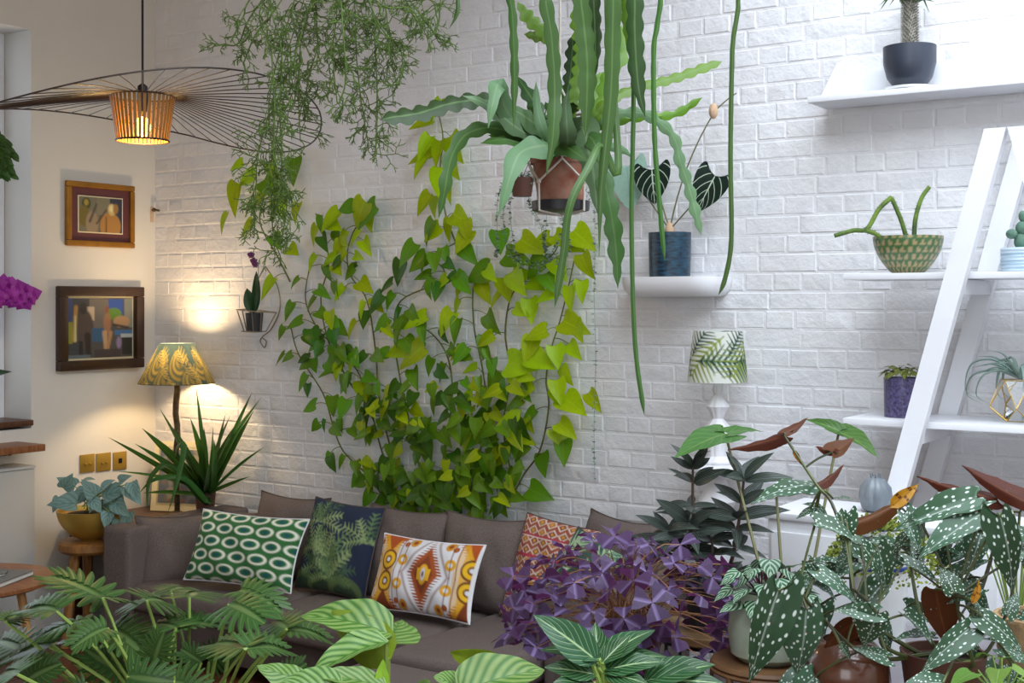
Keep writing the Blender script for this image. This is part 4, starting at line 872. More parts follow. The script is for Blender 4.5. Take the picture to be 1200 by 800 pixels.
for a in ((945, 714, 942, 797, F + UP * .3, 0, 2.85, 0, 1.05), (912, 692, 872, 800, F + UP * .2 - RT * .2, 1, 2.85, 0, .8), (1028, 718, 1014, 762, F + UP * .3, 2, 2.85, 0, 1.3), (1027, 716, 978, 710, F * .8 + UP * .5, 1, 2.86, 0, .9), (1118, 694, 1104, 662, F + UP * .2, 2, 2.85, .02, 1.2), (1172, 604, 1200, 696, F + UP * .25, 0, 2.85, 0, .75), (1136, 736, 1076, 784, F * .7 + UP * .6, 1, 2.85, -.03, .75), (1152, 722, 1206, 758, F * .7 + UP * .6, 0, 2.85, -.04, .9), (1144, 586, 1050, 612, F * .5 + UP * .8, 3, 2.95, -.03, .8), (1150, 602, 1080, 644, F * .6 + UP * .7, 0, 2.9, -.05, .7),
          (1168, 584, 1072, 566, FW * .5 + UP * -.5, 3, 3.05, .05, .55), (1206, 590, 1126, 552, FW * .7 - UP * .3, 1, 3., .1, .6), (1004, 612, 1072, 588, FW * .5 - UP * .5, 3, 3.2, .08, .5), (1096, 690, 1104, 748, FW * .9, 2, 2.95, .05, 1.), (1028, 640, 1046, 696, F + UP * .4, 3, 2.95, 0, .8), (960, 668, 1012, 700, F * .6 + UP * .8, 0, 2.95, -.04, .7), (1060, 658, 1102, 680, F * .4 + UP * .9, 1, 3., -.05, .8), (1050, 640, 990, 622, F * .3 + UP * .9, 0, 3.15, .1, .7), (1080, 650, 1130, 640, F * .4 + UP * .9, 3, 3.05, -.08, .7), (1120, 672, 1160, 655, F * .6 + UP * .7, 1, 2.95, -.03, .9), (1150, 690, 1110, 706, F * .7 + UP * .7, 3, 2.9, 0, .7),
          (956, 594, 978, 612, F * .7 + UP * .5, 2, 3.3, 0, 1.), (958, 594, 942, 588, F * .5 + UP * .7, 0, 3.3, 0, .9), (976, 584, 998, 578, F * .2 + UP * .9, 0, 3.3, -.05, 1.), (950, 596, 932, 606, F * .6 + UP * .6, 1, 3.3, 0, .8), (956, 568, 890, 562, UP * .9 + F * .35, 2, 3.35, -.1, .7), (956, 568, 990, 552, FW * .4 - UP * .7, 3, 3.35, .05, .6), (920, 510, 857, 532, FW * .6 - UP * .6 + RT * .2, 3, 3.4, .05, .55), (920, 508, 946, 496, FW * .5 - UP * .6, 0, 3.4, .04, .6), (975, 530, 956, 526, FW * .6 - UP * .4, 1, 3.4, .05, 1.), (975, 530, 998, 520, FW * .6 - UP * .4, 0, 3.4, .05, 1.),
          (1040, 770, 1000, 755, F * .8 + UP * .5, 1, 2.9, 0, .8), (1060, 720, 1095, 745, F * .4 + UP * .8, 3, 3., -.1, .7), (1095, 745, 1052, 738, F * .3 + UP * .9, 0, 3., -.05, .6), (1105, 800, 1058, 798, F * .6 + UP * .8, 2, 2.8, -.03, .9), (1190, 760, 1150, 742, F * .3 + UP * .9, 3, 2.95, .05, .8), (1200, 640, 1160, 624, F * .5 + UP * .8, 1, 3., .02, .8), (1120, 620, 1170, 612, F * .4 + UP * .9, 3, 3.05, .02, .6), (1180, 660, 1205, 640, F * .6 + UP * .6, 0, 2.9, 0, .8), (985, 660, 945, 655, F * .3 + UP * .9, 3, 3.1, 0, .6), (1010, 668, 1050, 660, F * .3 + UP * .9, 1, 3.1, 0, .6), (1000, 730, 968, 750, FW * .7, 2, 3., .05, 1.), (1140, 640, 1100, 625, F * .3 + UP * .9, 0, 3.1, 0, .7), (985, 755, 1000, 775, F + UP * .2, 3, 2.88, 0, .7), (1070, 620, 1030, 650, F * .3 + UP * .9, 2, 3.1, 0, .6), (935, 690, 960, 672, F * .5 + UP * .7, 0, 2.95, 0, .7), (920, 700, 900, 680, F * .3 + UP * .8, 3, 2.95, 0, .7), (1180, 720, 1195, 690, F * .6 + UP * .5, 2, 2.95, .02, .8), (1090, 600, 1130, 590, F * .2 + UP * .9, 1, 3.1, .05, .6)):
    bl(*a)
rb = random.Random(11)
for i in range(44):
    u, v = rb.uniform(945, 1205), rb.uniform(600, 800); a = rb.uniform(-1.3, 1.3); L = rb.uniform(34, 62); d = rb.uniform(2.95, 3.3)
    bl(u, v, u + math.sin(a) * L, v + math.cos(a) * L * .8, F * rb.uniform(.2, .9) + UP * .6 + RT * rb.uniform(-.3, .3), rb.randrange(4), d, rb.uniform(-.06, .02), rb.uniform(.8, 1.05))
new_l = leaf_mesh('young_leaf', ['begonia_new', 'begonia_under'], ovate(.2, .6), 4, 8, .1, .5, .2, .05, 3, True)
bl(1046, 592, 1078, 566, F * .7 + UP * .3, d=3.1, me=new_l); bl(930, 528, 940, 545, F, d=3.35, me=new_l, ws=.8); bl(1140, 705, 1150, 680, F, d=2.85, me=new_l, ws=.9)
# tall arrow-leaved plant
AL = W(925, 760, 3.75); AL.z = .45
al = thing('elephant_ear', 'tall plant with arrow leaves on long bare stalks, in a grey pot', 'plant', (AL.x, AL.y, 0.012))
pot(al, Vector((AL.x, AL.y, .012)), .09, .10, .56, 'dark_ceramic'); AT = Vector((AL.x, AL.y, .53))
alm = [heart_mesh('arrow_leaf', 'alocasia', .32, 6, .28, c, cu, False, .012, 3) for c, cu in ((.15, .15), (.35, .2))]
for (u0, v0, d0, u1, v1, d1, n, k, ws) in ((850, 508, 4.0, 792, 524, 3.85, UP * .9 + F * .35, 0, .9), (852, 507, 4.0, 896, 497, 4.1, UP * .9 + F * .35, 0, .6), (909, 568, 3.9, 936, 566, 3.8, UP * .7 + F * .6, 0, 1.1), (983, 506, 3.9, 1030, 524, 3.75, UP * .4 + F * .75 + RT * .3, 1, .8), (984, 505, 3.9, 944, 486, 3.95, UP * .6 + F * .7, 1, .65), (925, 665, 3.7, 945, 655, 3.6, UP + F * .4, 0, .9)):
    put_leaf('leaf', alm[k], al, W(u0, v0, d0), W(u1, v1, d1), n, ws)
for (u, v, d) in ((850, 508, 4.0), (909, 568, 3.9), (983, 506, 3.9), (925, 665, 3.7)):
    part('stalk', MB().tube(bez(AT + jit(.02), AT.lerp(W(u, v, d), .5) + UP * .03, W(u, v, d), 8), .006, 6, .004), 'alocasia_stem', al)
# fresh green plant behind, right edge, and another low down
for nm, lab, (u, v, d), sprd, nleaf in (('green_shrub_plant', 'fresh green leafy plant behind the begonia by the ladder', (1192, 640, 3.5), .10, 16), ('green_shrub_plant', 'fresh green leafy plant on the table under the begonia leaves', (1175, 800, 2.95), .13, 26)):
    c = W(u, v, d); b0 = Vector((c.x, c.y, ZP + .001)); g = thing(nm, lab, 'plant', b0); pot(g, b0, .045, .06, .1 if v < 700 else .06, 'terracotta_dark')
    fm = heart_mesh('round_leaf', 'fresh_leaf', .36, 4, .12, .2, .2)
    for i in range(nleaf):
        t = (i + .5) / nleaf; th = math.acos(1 - t * 1.1); ph = i * 2.4; e = Vector((math.sin(th) * math.cos(ph), math.sin(th) * math.sin(ph), math.cos(th)))
        p = (c if v < 700 else b0 + UP * .05) + e * sprd * U(.6, 1.1); put_leaf('leaf', fm, g, p, p + Vector((e.x, e.y, -.1)).normalized() * U(.06, .085), UP + e * .4 + jit(.2)); part('petiole', MB().tube(bez(b0 + UP * .05, b0.lerp(p, .6) + UP * .03, p, 5), .0025, 4), 'xanadu_stem', g)
bkp = W(1215, 715, 3.3); bkp.z = ZP + .001
bs = thing('woven_basket', 'natural woven straw basket at the back of the plant table', 'basket', bkp)
prw = []
for i in range(15): prw += [(.085 + .02 * i / 14 + (.003 if i % 2 else 0), .0125 * i)]
part('body', MB().lathe([(1e-4, 0)] + prw + [(.095, .175), (.08, .01), (1e-4, .008)], bkp, 30), 'basket', bs)
# ================================================================ PENDANT LAMP
PD = 5.06; PC0 = W(167, 140, PD); zt = W(167, 113, PD).z; zb = W(167, 165, PD).z
pe = thing('pendant_lamp', 'wide wire-brimmed pendant lamp with amber slatted shade, lit', 'pendant lamp', (PC0.x, PC0.y, zb))
part('cord', MB().tube([(PC0.x, PC0.y, 3.468), (PC0.x, PC0.y, zt + .02)], .005, 6), 'black_metal', pe)
part('ceiling_rose', MB().lathe([(.05, 0), (.045, .02), (.01, .025)], (PC0.x, PC0.y, 3.443), 18), 'black_metal', pe)
part('lamp_holder', MB().lathe([(.008, .05), (.02, .04), (.022, 0), (.018, -.06), (.004, -.07)], (PC0.x, PC0.y, zt), 14), 'black_metal', pe)
RB = .70
zr_ = W(167, 131, PD).z
def brim(a, r=1.):
    s, n = RB * math.cos(a) * r, RB * math.sin(a) * r        # s to the right, n towards the viewer
    return Vector((PC0.x, PC0.y, zr_)) + RT * s - FW * n + UP * (s * n * (.30 if n > 0 or s < 0 else .40))
part('rim', MB().tube([brim(2 * PI * i / 72) for i in range(73)], .0034, 5), 'wire_brown', pe)
part('top_ring', MB().tube([Vector((PC0.x + .128 * math.cos(2 * PI * i / 36), PC0.y + .128 * math.sin(2 * PI * i / 36), zt)) for i in range(37)], .004, 5), 'wire_brown', pe)
part('bottom_ring', MB().tube([Vector((PC0.x + .102 * math.cos(2 * PI * i / 36), PC0.y + .102 * math.sin(2 * PI * i / 36), zb)) for i in range(37)], .004, 5), 'wire_brown', pe)
for i in range(56):
    a = 2 * PI * (i + .5) / 56; q = Vector((PC0.x, PC0.y, zt)) + (RT * math.cos(a) - FW * math.sin(a)) * .128
    part('rib', MB().tube([q, q.lerp(brim(a), .5) + UP * .004, brim(a)], .0021, 4), 'wire_brown', pe)
for i in range(40):
    a = 2 * PI * i / 40; e = Vector((math.cos(a), math.sin(a), 0)); tn = Vector((-e.y, e.x, 0)); p0 = Vector((PC0.x, PC0.y, zt)) + e * .126; p1 = Vector((PC0.x, PC0.y, zb)) + e * .100
    m = MB(); w0, w1 = tn * .0062, tn * .005; th = e * .0025
    m.add([p0 - w0, p0 + w0, p1 + w1, p1 - w1, p0 - w0 - th, p0 + w0 - th, p1 + w1 - th, p1 - w1 - th], [(0, 1, 2, 3), (7, 6, 5, 4), (0, 4, 5, 1), (1, 5, 6, 2), (2, 6, 7, 3), (3, 7, 4, 0)]); part('slat', m, 'slat_amber', pe, False)
bc = Vector((PC0.x, PC0.y, zb + .055)); part('bulb', MB().sphere(bc, .032, 14, 9, 1.3), 'bulb_glow', pe)
for ob_ in (pe,):
    l = bpy.data.lights.new('pendant_light', 'POINT'); l.energy = 9; l.color = (1, .62, .25); l.shadow_soft_size = .05
    lo = bpy.data.objects.new('pendant_light', l); COL.objects.link(lo); lo.parent = pe; lo.location = (0, 0, -.0)

# ================================================================ POTHOS ON THE WALL
def wl(u, v, off=.05): return at_y(u, v, -off)
PR = wl(540, 640, .06); po = thing('climbing_pothos', 'lime-leaved pothos vines climbing and spreading over the white brick wall', 'plant', (PR.x, -.045, 0.012))
phm = {k: [heart_mesh('heart_leaf', 'pothos_' + k, w, 4, .16, c, cu, False, 0, 3, bd) for w, c, cu, bd in ((.36, .12, .18, 0), (.33, .3, .1, .06), (.38, .2, .3, -.06), (.29, .6, .15, .04), (.35, -.1, .25, 0))] for k in ('lime', 'mid', 'dark')}
part('root_stem', MB().tube([PR + Vector((0, .02, -.64)), PR], .008, 6), 'pothos_stem', po)
nl = 0; mass = MB()
def pleaf(u, v, ang, L, kind, off=.07, node=None, petl=.0, fold=None):
    """leaf: blade base at (u, v), tip at angle 'ang' from straight down (degrees, + to the right), L metres"""
    global nl
    b0 = wl(u, v, off); a = math.radians(ang); d = Vector((math.sin(a), -U(.05, .45), -math.cos(a)))
    n = Vector((U(-.5, .5), -1., U(.1, .9))); k = fold if fold is not None else random.choices((0, 1, 2, 3, 4), (4, 3, 3, 2, 2))[0]
    L *= .92
    if nl >= 298:
        x, y, z = frame(d, n); me = phm[kind][k]; mi = ('lime', 'mid', 'dark').index(kind); uvl = me.uv_layers[0].data; uvs = [(.5, .5)] * len(me.vertices)
        for lp in me.loops: uvs[lp.vertex_index] = tuple(uvl[lp.index].uv)
        mass.add([b0 + (x * q.co.x + y * q.co.y + z * q.co.z) * L for q in me.vertices], [tuple(q.vertices) for q in me.polygons], mi, uvs); nl += 1; return
    put_leaf('leaf', phm[kind][k], po, b0, b0 + d.normalized() * L, n, U(.9, 1.15)); nl += 1
    if node is not None: part('petiole', MB().tube(bez(node, (Vector(node) + b0) / 2 + Vector((0, -.01, .015)), b0, 3), .0022, 3), 'pothos_stem', po)
VN = [ # vine path in the photograph, leaf kind at start and end, leaf length, leaf count
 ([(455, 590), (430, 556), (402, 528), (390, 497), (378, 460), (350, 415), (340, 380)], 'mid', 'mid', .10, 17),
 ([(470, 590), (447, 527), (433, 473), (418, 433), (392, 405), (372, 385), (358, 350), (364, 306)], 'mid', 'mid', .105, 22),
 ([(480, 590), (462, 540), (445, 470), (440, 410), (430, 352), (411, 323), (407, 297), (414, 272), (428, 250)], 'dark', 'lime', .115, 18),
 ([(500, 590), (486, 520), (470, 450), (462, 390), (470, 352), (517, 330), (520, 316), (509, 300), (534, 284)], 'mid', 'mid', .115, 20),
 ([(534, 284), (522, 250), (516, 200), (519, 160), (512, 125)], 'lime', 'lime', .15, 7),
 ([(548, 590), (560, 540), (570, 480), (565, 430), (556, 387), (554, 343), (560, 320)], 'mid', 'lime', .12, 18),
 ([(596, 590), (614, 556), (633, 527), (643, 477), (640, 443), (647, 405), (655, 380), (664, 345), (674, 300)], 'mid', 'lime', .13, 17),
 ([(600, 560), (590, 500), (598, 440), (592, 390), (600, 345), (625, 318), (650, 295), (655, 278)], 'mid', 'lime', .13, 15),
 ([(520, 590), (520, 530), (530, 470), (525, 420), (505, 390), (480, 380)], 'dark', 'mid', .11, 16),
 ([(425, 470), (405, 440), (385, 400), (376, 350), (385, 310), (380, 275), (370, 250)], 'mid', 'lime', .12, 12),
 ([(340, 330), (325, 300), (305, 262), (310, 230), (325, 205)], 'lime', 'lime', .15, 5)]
order = {'dark': 0, 'mid': 1, 'lime': 2}
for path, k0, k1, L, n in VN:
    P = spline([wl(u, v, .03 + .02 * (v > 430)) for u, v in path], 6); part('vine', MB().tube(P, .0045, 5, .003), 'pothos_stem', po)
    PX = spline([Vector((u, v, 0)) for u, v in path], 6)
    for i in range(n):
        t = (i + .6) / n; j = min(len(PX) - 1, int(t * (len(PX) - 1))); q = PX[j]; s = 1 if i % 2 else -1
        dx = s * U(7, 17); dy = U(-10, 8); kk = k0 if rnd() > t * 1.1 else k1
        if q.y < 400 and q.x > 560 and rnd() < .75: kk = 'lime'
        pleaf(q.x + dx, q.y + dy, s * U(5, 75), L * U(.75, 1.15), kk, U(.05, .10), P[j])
# leaves that stand out one by one
for u, v, ang, L, kk, fo in ((428, 236, -32, .17, 'lime', 2), (440, 240, -50, .19, 'mid', 0), (398, 248, -45, .16, 'lime', 3), (378, 252, 10, .13, 'mid', 3), (415, 240, -70, .12, 'mid', 1), (520, 125, 95, .12, 'lime', 3), (517, 118, -30, .14, 'lime', 3), (505, 160, -25, .15, 'lime', 3), (516, 165, -3, .14, 'lime', 1), (500, 185, -30, .13, 'lime', 3), (517, 196, 8, .17, 'lime', 0), (528, 213, 5, .12, 'lime', 3), (505, 228, -38, .14, 'lime', 3), (526, 255, 0, .13, 'lime', 0), (545, 258, 10, .12, 'lime', 2), (550, 270, -25, .14, 'lime', 1), (508, 258, -30, .14, 'mid', 2), (486, 285, -35, .15, 'mid', 0), (470, 305, -15, .14, 'dark', 0), (460, 330, -60, .12, 'dark', 2),
        (585, 270, 20, .13, 'mid', 0), (592, 298, 75, .17, 'mid', 0), (610, 280, 60, .15, 'lime', 2), (575, 315, -70, .16, 'mid', 2), (590, 325, 20, .13, 'lime', 0), (600, 318, 40, .16, 'lime', 0), (650, 275, 60, .13, 'lime', 2), (672, 270, 55, .16, 'lime', 0), (682, 298, 20, .13, 'lime', 2), (668, 335, 10, .13, 'lime', 1), (660, 375, 65, .15, 'lime', 2), (650, 405, 20, .12, 'lime', 1), (625, 395, -5, .14, 'lime', 1), (620, 415, 70, .17, 'lime', 0), (595, 425, 85, .19, 'lime', 2), (660, 465, 70, .18, 'lime', 0), (652, 445, 25, .13, 'lime', 1), (655, 495, 60, .13, 'lime', 1), (660, 515, 15, .13, 'mid', 0), (610, 492, -75, .15, 'lime', 2), (600, 435, 80, .16, 'lime', 0), (690, 460, 45, .12, 'lime', 1), (620, 350, 15, .13, 'lime', 1), (640, 320, 45, .14, 'mid', 0),
        (318, 190, 40, .15, 'lime', 3), (345, 185, 5, .16, 'mid', 0), (300, 205, -70, .16, 'lime', 3), (280, 215, -10, .2, 'lime', 3), (268, 250, -15, .13, 'lime', 3), (310, 210, 60, .2, 'mid', 2), (320, 275, 50, .13, 'mid', 0), (285, 190, -60, .1, 'lime', 1), (350, 238, -10, .12, 'lime', 2), (497, 405, -55, .2, 'lime', 0), (470, 378, -15, .13, 'mid', 2), (448, 345, -40, .14, 'dark', 0), (500, 370, -60, .15, 'lime', 1), (530, 365, -30, .14, 'lime', 2), (480, 405, -65, .16, 'lime', 1)):
    pleaf(u, v, ang, L, kk, U(.07, .11), None, 0, fo)
# fuller growth around the vines on the left and in the middle
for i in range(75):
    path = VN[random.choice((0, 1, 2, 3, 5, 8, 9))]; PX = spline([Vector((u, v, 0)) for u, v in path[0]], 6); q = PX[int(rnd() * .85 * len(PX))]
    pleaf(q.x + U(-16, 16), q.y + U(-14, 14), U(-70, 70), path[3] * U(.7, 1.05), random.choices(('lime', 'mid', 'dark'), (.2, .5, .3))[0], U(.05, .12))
# dense lower growth
poly = [(440, 440), (600, 430), (625, 500), (600, 590), (560, 612), (480, 600), (430, 560), (410, 500)]
def inside(x, y):
    c = False; j = len(poly) - 1
    for i in range(len(poly)):
        if (poly[i][1] > y) != (poly[j][1] > y) and x < (poly[j][0] - poly[i][0]) * (y - poly[i][1]) / (poly[j][1] - poly[i][1]) + poly[i][0]: c = not c
        j = i
    return c
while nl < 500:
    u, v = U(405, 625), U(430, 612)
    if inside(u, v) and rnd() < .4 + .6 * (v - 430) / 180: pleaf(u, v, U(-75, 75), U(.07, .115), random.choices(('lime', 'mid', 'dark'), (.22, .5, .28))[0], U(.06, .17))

o = part('leaf_mass', mass, ['pothos_lime', 'pothos_mid', 'pothos_dark'], po, True, 180); o['kind'] = 'stuff'

# ================================================================ RHIPSALIS
RH = W(400, -70, 4.45); rh = thing('mistletoe_cactus', 'hanging mistletoe cactus, a tangle of thin forked green stems', 'plant', RH)
pot(rh, RH - UP * .02, .10, .13, .16, 'terracotta', lip=.01)
for k in range(3): a = 2 * PI * k / 3; part('hanger_cord', MB().tube([RH + Vector((.14 * math.cos(a), .14 * math.sin(a), .13)), (RH.x, RH.y, 3.468)], .003, 4), 'rope', rh)
def twig(mb, p, d, L, depth, r):
    n = 3; P = [p]
    for i in range(n): d = (d + jit(.38) - UP * .07).normalized(); p = p + d * (L / n); P.append(p)
    mb.tube(P, r, 3, r * .8, cap=False)
    if depth > 0:
        for k in range(random.choice((2, 2, 3))): twig(mb, p, (d + jit(.85)).normalized(), L * U(.65, .95), depth - 1, r * .9)
def strand(path, d, nb, L=.031, depth=3, start=.1, r=.0024):
    P = spline([RH + UP * .11 + jit(.06)] + [W(u, v, d) for u, v in path], 6); mb = MB().tube(P, r * 1.15, 4, cap=False)
    nb = int(nb * .75)
    for i in range(nb):
        t = start + (1 - start) * (i + rnd()) / nb; p = P[min(len(P) - 1, int(t * len(P)))]; twig(mb, p, (Vector((U(-1, 1), U(-1, 1), U(-1, .5)))).normalized(), L * U(.7, 1.3), depth, r)
    part('strand', mb, 'rhipsalis', rh, ang=180)
for path, d, nb in (([(310, 0), (318, 60), (322, 130), (320, 180)], 4.3, 30), ([(320, -20), (330, 60), (328, 130), (330, 200), (318, 250)], 4.35, 36), ([(318, 100), (322, 190), (318, 240), (322, 295)], 4.4, 50), ([(325, 150), (336, 230), (330, 285)], 4.35, 46), ([(310, 150), (300, 220), (298, 270)], 4.4, 34), ([(345, 0), (352, 60), (345, 120)], 4.4, 34), ([(370, -10), (372, 50), (360, 100), (362, 130)], 4.5, 36), ([(395, 0), (390, 60), (395, 120)], 4.35, 38), ([(415, 0), (418, 70), (425, 130), (432, 170)], 4.45, 40), ([(430, -10), (440, 60), (442, 130), (440, 180)], 4.4, 40), ([(450, 0), (455, 50), (465, 100)], 4.4, 30), ([(440, 0), (480, 10), (495, 30)], 4.3, 26), ([(470, -10), (505, 0), (512, 20)], 4.45, 22), ([(300, -10), (285, 20), (270, 50)], 4.3, 12), ([(300, 10), (280, 50), (262, 52)], 4.4, 12), ([(330, 0), (300, 40), (285, 75)], 4.35, 18), ([(360, 20), (350, 90), (352, 165)], 4.45, 26), ([(400, 10), (405, 90), (398, 120)], 4.3, 26), ([(440, 20), (470, 60), (468, 100)], 4.35, 20), ([(480, 0), (510, 40), (530, 52)], 4.5, 10), ([(420, -20), (400, 40), (380, 70)], 4.4, 28), ([(380, -20), (430, 30), (450, 70)], 4.35, 26), ([(505, -20), (515, 15), (510, 42)], 4.5, 5)):
    strand(path, d, nb)

# ================================================================ WALL BASKET WITH ORCHID
ob = thing('wire_wall_basket', 'curled wire wall basket holding a small potted orchid', 'wall basket', wl(300, 392, .10))
wm = lambda pts: [wl(u, v, o) for u, v, o in pts]
for path in ([(277, 363, .17), (300, 365, .19), (324, 366, .10)], [(277, 363, .17), (290, 362, .03), (324, 366, .03)], [(283, 388, .14), (300, 389, .15), (312, 388, .08)], [(278, 364, .17), (286, 388, .14)], [(284, 364, .18), (289, 388, .14)], [(295, 365, .185), (297, 389, .145)], [(306, 365, .17), (305, 389, .13)], [(324, 366, .03), (312, 388, .08)]):
    part('wire', MB().tube(wm(path), .0032, 5), 'wire_grey', ob)
part('scroll', MB().tube(spline(wm([(311, 312, .02), (325, 335, .02), (328, 362, .02), (318, 385, .02), (308, 394, .02), (305, 400, .02), (310, 407, .02), (312, 400, .02), (308, 396, .02)]), 6), .0035, 5).tube(spline(wm([(311, 312, .02), (302, 328, .02), (298, 345, .02)]), 5), .0035, 5), 'wire_grey', ob)
ocz = wl(298, 388, .10)
orc = thing('small_orchid', 'little orchid in a black pot inside the wire wall basket', 'plant', ocz)
pot(orc, ocz, .038, .046, .095, 'black_plastic')
ol = leaf_mesh('orchid_leaf', 'orchid_leaf', ovate(.26, .8, .7), 4, 8, 0, .3, .1); ol2 = leaf_mesh('orchid_leaf', 'orchid_leaf', ovate(.18, .8, .7), 4, 8, 0, .3, .15)
ot = ocz + UP * .09; put_leaf('leaf', ol, orc, ot, wl(288, 338, .13), Vector((.3, -1, .2))); put_leaf('leaf', ol2, orc, ot, wl(302, 318, .10), Vector((1, -.6, .2)), .6)
part('flower_stem', MB().tube([ot, wl(302, 330, .1), wl(303, 310, .1), wl(297, 300, .1)], .0022, 4), 'orchid_leaf', orc)
def blossom(root, c, s, mat, n):
    c = Vector(c); x, y, z = frame(UP, n); f = part('flower', MB().sphere(c + z * s * .12, s * .16, 6, 4), mat, root)
    for k in range(5):
        a = 2 * PI * k / 5 + .3; e = x * math.cos(a) + y * math.sin(a); l = s * (.62 if k in (0, 2) else .5); m = MB(); t = z.cross(e)
        m.add([c, c + e * l * .5 + t * l * .48, c + e * l - z * .05 * s, c + e * l * .5 - t * l * .48, c + e * l * .5 + z * .12 * s], [(0, 4, 1), (1, 4, 2), (2, 4, 3), (3, 4, 0)]); part('petal', m, mat, f)
for u, v in ((297, 306), (294, 299), (299, 310)): blossom(orc, wl(u, v, .12), .04, 'petal_dark', Vector((.3, -1, 0)))

# ================================================================ ROUNDED SHELF AND VELVET LEAF PLANT
a = wl(730, 322, .2); b = wl(855, 322, .0); xm0, xm1 = wl(733, 324, .1).x, wl(853, 324, .04).x; zsf = wl(790, 324, .17).z
sf = thing('rounded_shelf', 'white rounded ledge shelf carrying the dark blue pot', 'shelf', ((xm0 + xm1) / 2, -.1, zsf - .07))
mb = MB(); v = []; f = []; n = 25; cx = (xm0 + xm1) / 2; hw = (xm1 - xm0) / 2
for lv, (sc, zz) in enumerate(((1., zsf), (1.005, zsf - .02), (.97, zsf - .05), (.88, zsf - .075), (.80, zsf - .08))):
    for i in range(n):
        a_ = PI * i / (n - 1); ex = math.copysign(abs(math.cos(a_)) ** .45, math.cos(a_)); ey = abs(math.sin(a_)) ** .45; v.append((cx + hw * sc * ex, -.006 - .20 * sc * ey, zz))
for lv in range(4):
    for i in range(n - 1): q = lv * n + i; f.append((q, q + n, q + n + 1, q + 1))
f.append(tuple(range(n))); f.append(tuple(range(5 * n - 1, 4 * n - 1, -1)))
part('ledge', mb.add(v, f), 'white_gloss', sf, ang=50)
APp = Vector((wl(785.5, 323, .10).x, -.105, zsf + .0015)); aw = (APp - CAM).dot(FW)
an = thing('velvet_leaf_plant', 'plant with dark velvety white-veined heart leaves in a blue glazed pot', 'plant', APp)
ph_ = W(786, 273, aw).z - zsf; pot(an, APp, .084, .087, ph_, 'blue_glaze')
anm = [heart_mesh('velvet_leaf', ['anthurium', 'anthurium_back'], .5, 8, .36, .08, .1, True, p=.72), heart_mesh('velvet_leaf', ['anthurium', 'anthurium_back'], .46, 8, .32, .3, .1, True, p=.72)]
AT2 = APp + UP * (ph_ + .012); part('crown', MB().lathe([(.018, -.03), (.02, 0), (.012, .025), (.004, .035)], AT2, 10), 'chip', an)
Y = .12
for (ub, vb, ut, vt, n_, k, ws, up) in ((764, 199, 766, 239, Vector((.1, -1, .15)), 0, 1.15, 1), (838, 206, 815, 249, Vector((.35, -1, .1)), 1, .95, 1), (735, 195, 740, 248, Vector((-.35, .9, .1)), 0, .85, 0)):
    b0 = wl(ub, vb, Y if up else .07); put_leaf('leaf', anm[k], an, b0, wl(ut, vt, Y + .01 if up else .08), n_, ws); part('petiole', MB().tube(bez(AT2, AT2.lerp(b0, .55) + Vector((0, 0, -.01)), b0 - Vector((0, -.006, 0)), 7), .0032, 5), 'anthurium_stem', an)
part('flower_stalk', MB().tube(bez(AT2, wl(800, 190, .12), wl(838, 130, .12), 8) + bez(wl(838, 130, .12), wl(850, 117, .12), wl(863, 109, .12), 4)[1:], .0035, 5, .0025), 'anthurium_stem', an); part('spathe', MB().sphere(wl(836, 130, .125), .02, 8, 6, 1.6), 'chip', an)

# ================================================================ HANGING EPIPHYLLUM
HP = W(657, 246, 4.2); hz0 = W(657, 236, 4.2).z; hz1 = W(657, 178, 4.2).z
he = thing('orchid_cactus', 'orchid cactus with flat scalloped stems in a hanging terracotta pot', 'plant', (HP.x, HP.y, W(657, 250, 4.2).z))
HC = Vector((HP.x, HP.y, hz0)); part('saucer', MB().lathe([(.088, -.032), (.094, -.03), (.097, .0), (.09, .002), (.086, -.02), (1e-4, -.022)], HC, 28), 'black_plastic', he)
pot(he, HC - UP * .02, .072, .092, hz1 - hz0 + .02, 'terracotta', lip=.008)
for k in range(4):
    a = PI / 4 + k * PI / 2 + .6; e = Vector((math.cos(a), math.sin(a), 0)); e2 = Vector((math.cos(a + PI / 4), math.sin(a + PI / 4), 0))
    kn = HC + e * .104 + UP * .06
    part('macrame_cord', MB().tube([HC - UP * .045, HC + e * .102 - UP * .034, kn, HC + e2 * .108 + UP * .13, HC + e2 * .107 + UP * (hz1 - hz0), W(656, 100, 4.2), (HP.x, HP.y, 3.99)], .004, 5).tube([kn, HC + Vector((math.cos(a - PI / 4), math.sin(a - PI / 4), 0)) * .108 + UP * .13], .004, 5).sphere(kn, .009, 6, 5), 'macrame', he)
TP = HC + UP * (hz1 - hz0 - .02)
def st_(pts, w, mat='cactus_green', n=None, scal=.25, ns=8, taper=.7, base=.5, root=he, nm='stem'):
    P = [W(*p) for p in pts]; part(nm, strap(P, w, n if n is not None else (F + jit(.25)), scal, ns, taper, base), mat, root, ang=50)
def sx(pts, *a, **k): st_([(655 + U(-12, 12), 178, 4.2)] + pts, *a, **k)
sx([(620, 172, 4.05), (590, 165, 3.95), (563, 168, 3.9)], .085, 'cactus_green', UP * .7 + F * .6, .2, 5)
sx([(610, 160, 4.1), (575, 150, 4.0), (545, 158, 3.95), (528, 185, 3.92), (521, 220, 3.9), (514, 256, 3.9)], .05, 'cactus_green', F * .8 + RT * .4, .3, 9, .8)
sx([(640, 150, 4.15), (625, 120, 4.2), (605, 88, 4.25)], .06, 'cactus_dark', F + RT * .3, .3, 6)
sx([(600, 150, 4.1), (575, 120, 4.05), (530, 122, 4.0), (490, 134, 3.95), (446, 140, 3.9)], .07, 'cactus_dark', F * .9 + UP * .4, .35, 12, .92)
sx([(612, 155, 4.0), (580, 130, 3.95), (560, 118, 3.9), (542, 112, 3.88)], .06, 'cactus_pale', F + UP * .3, .3, 6)
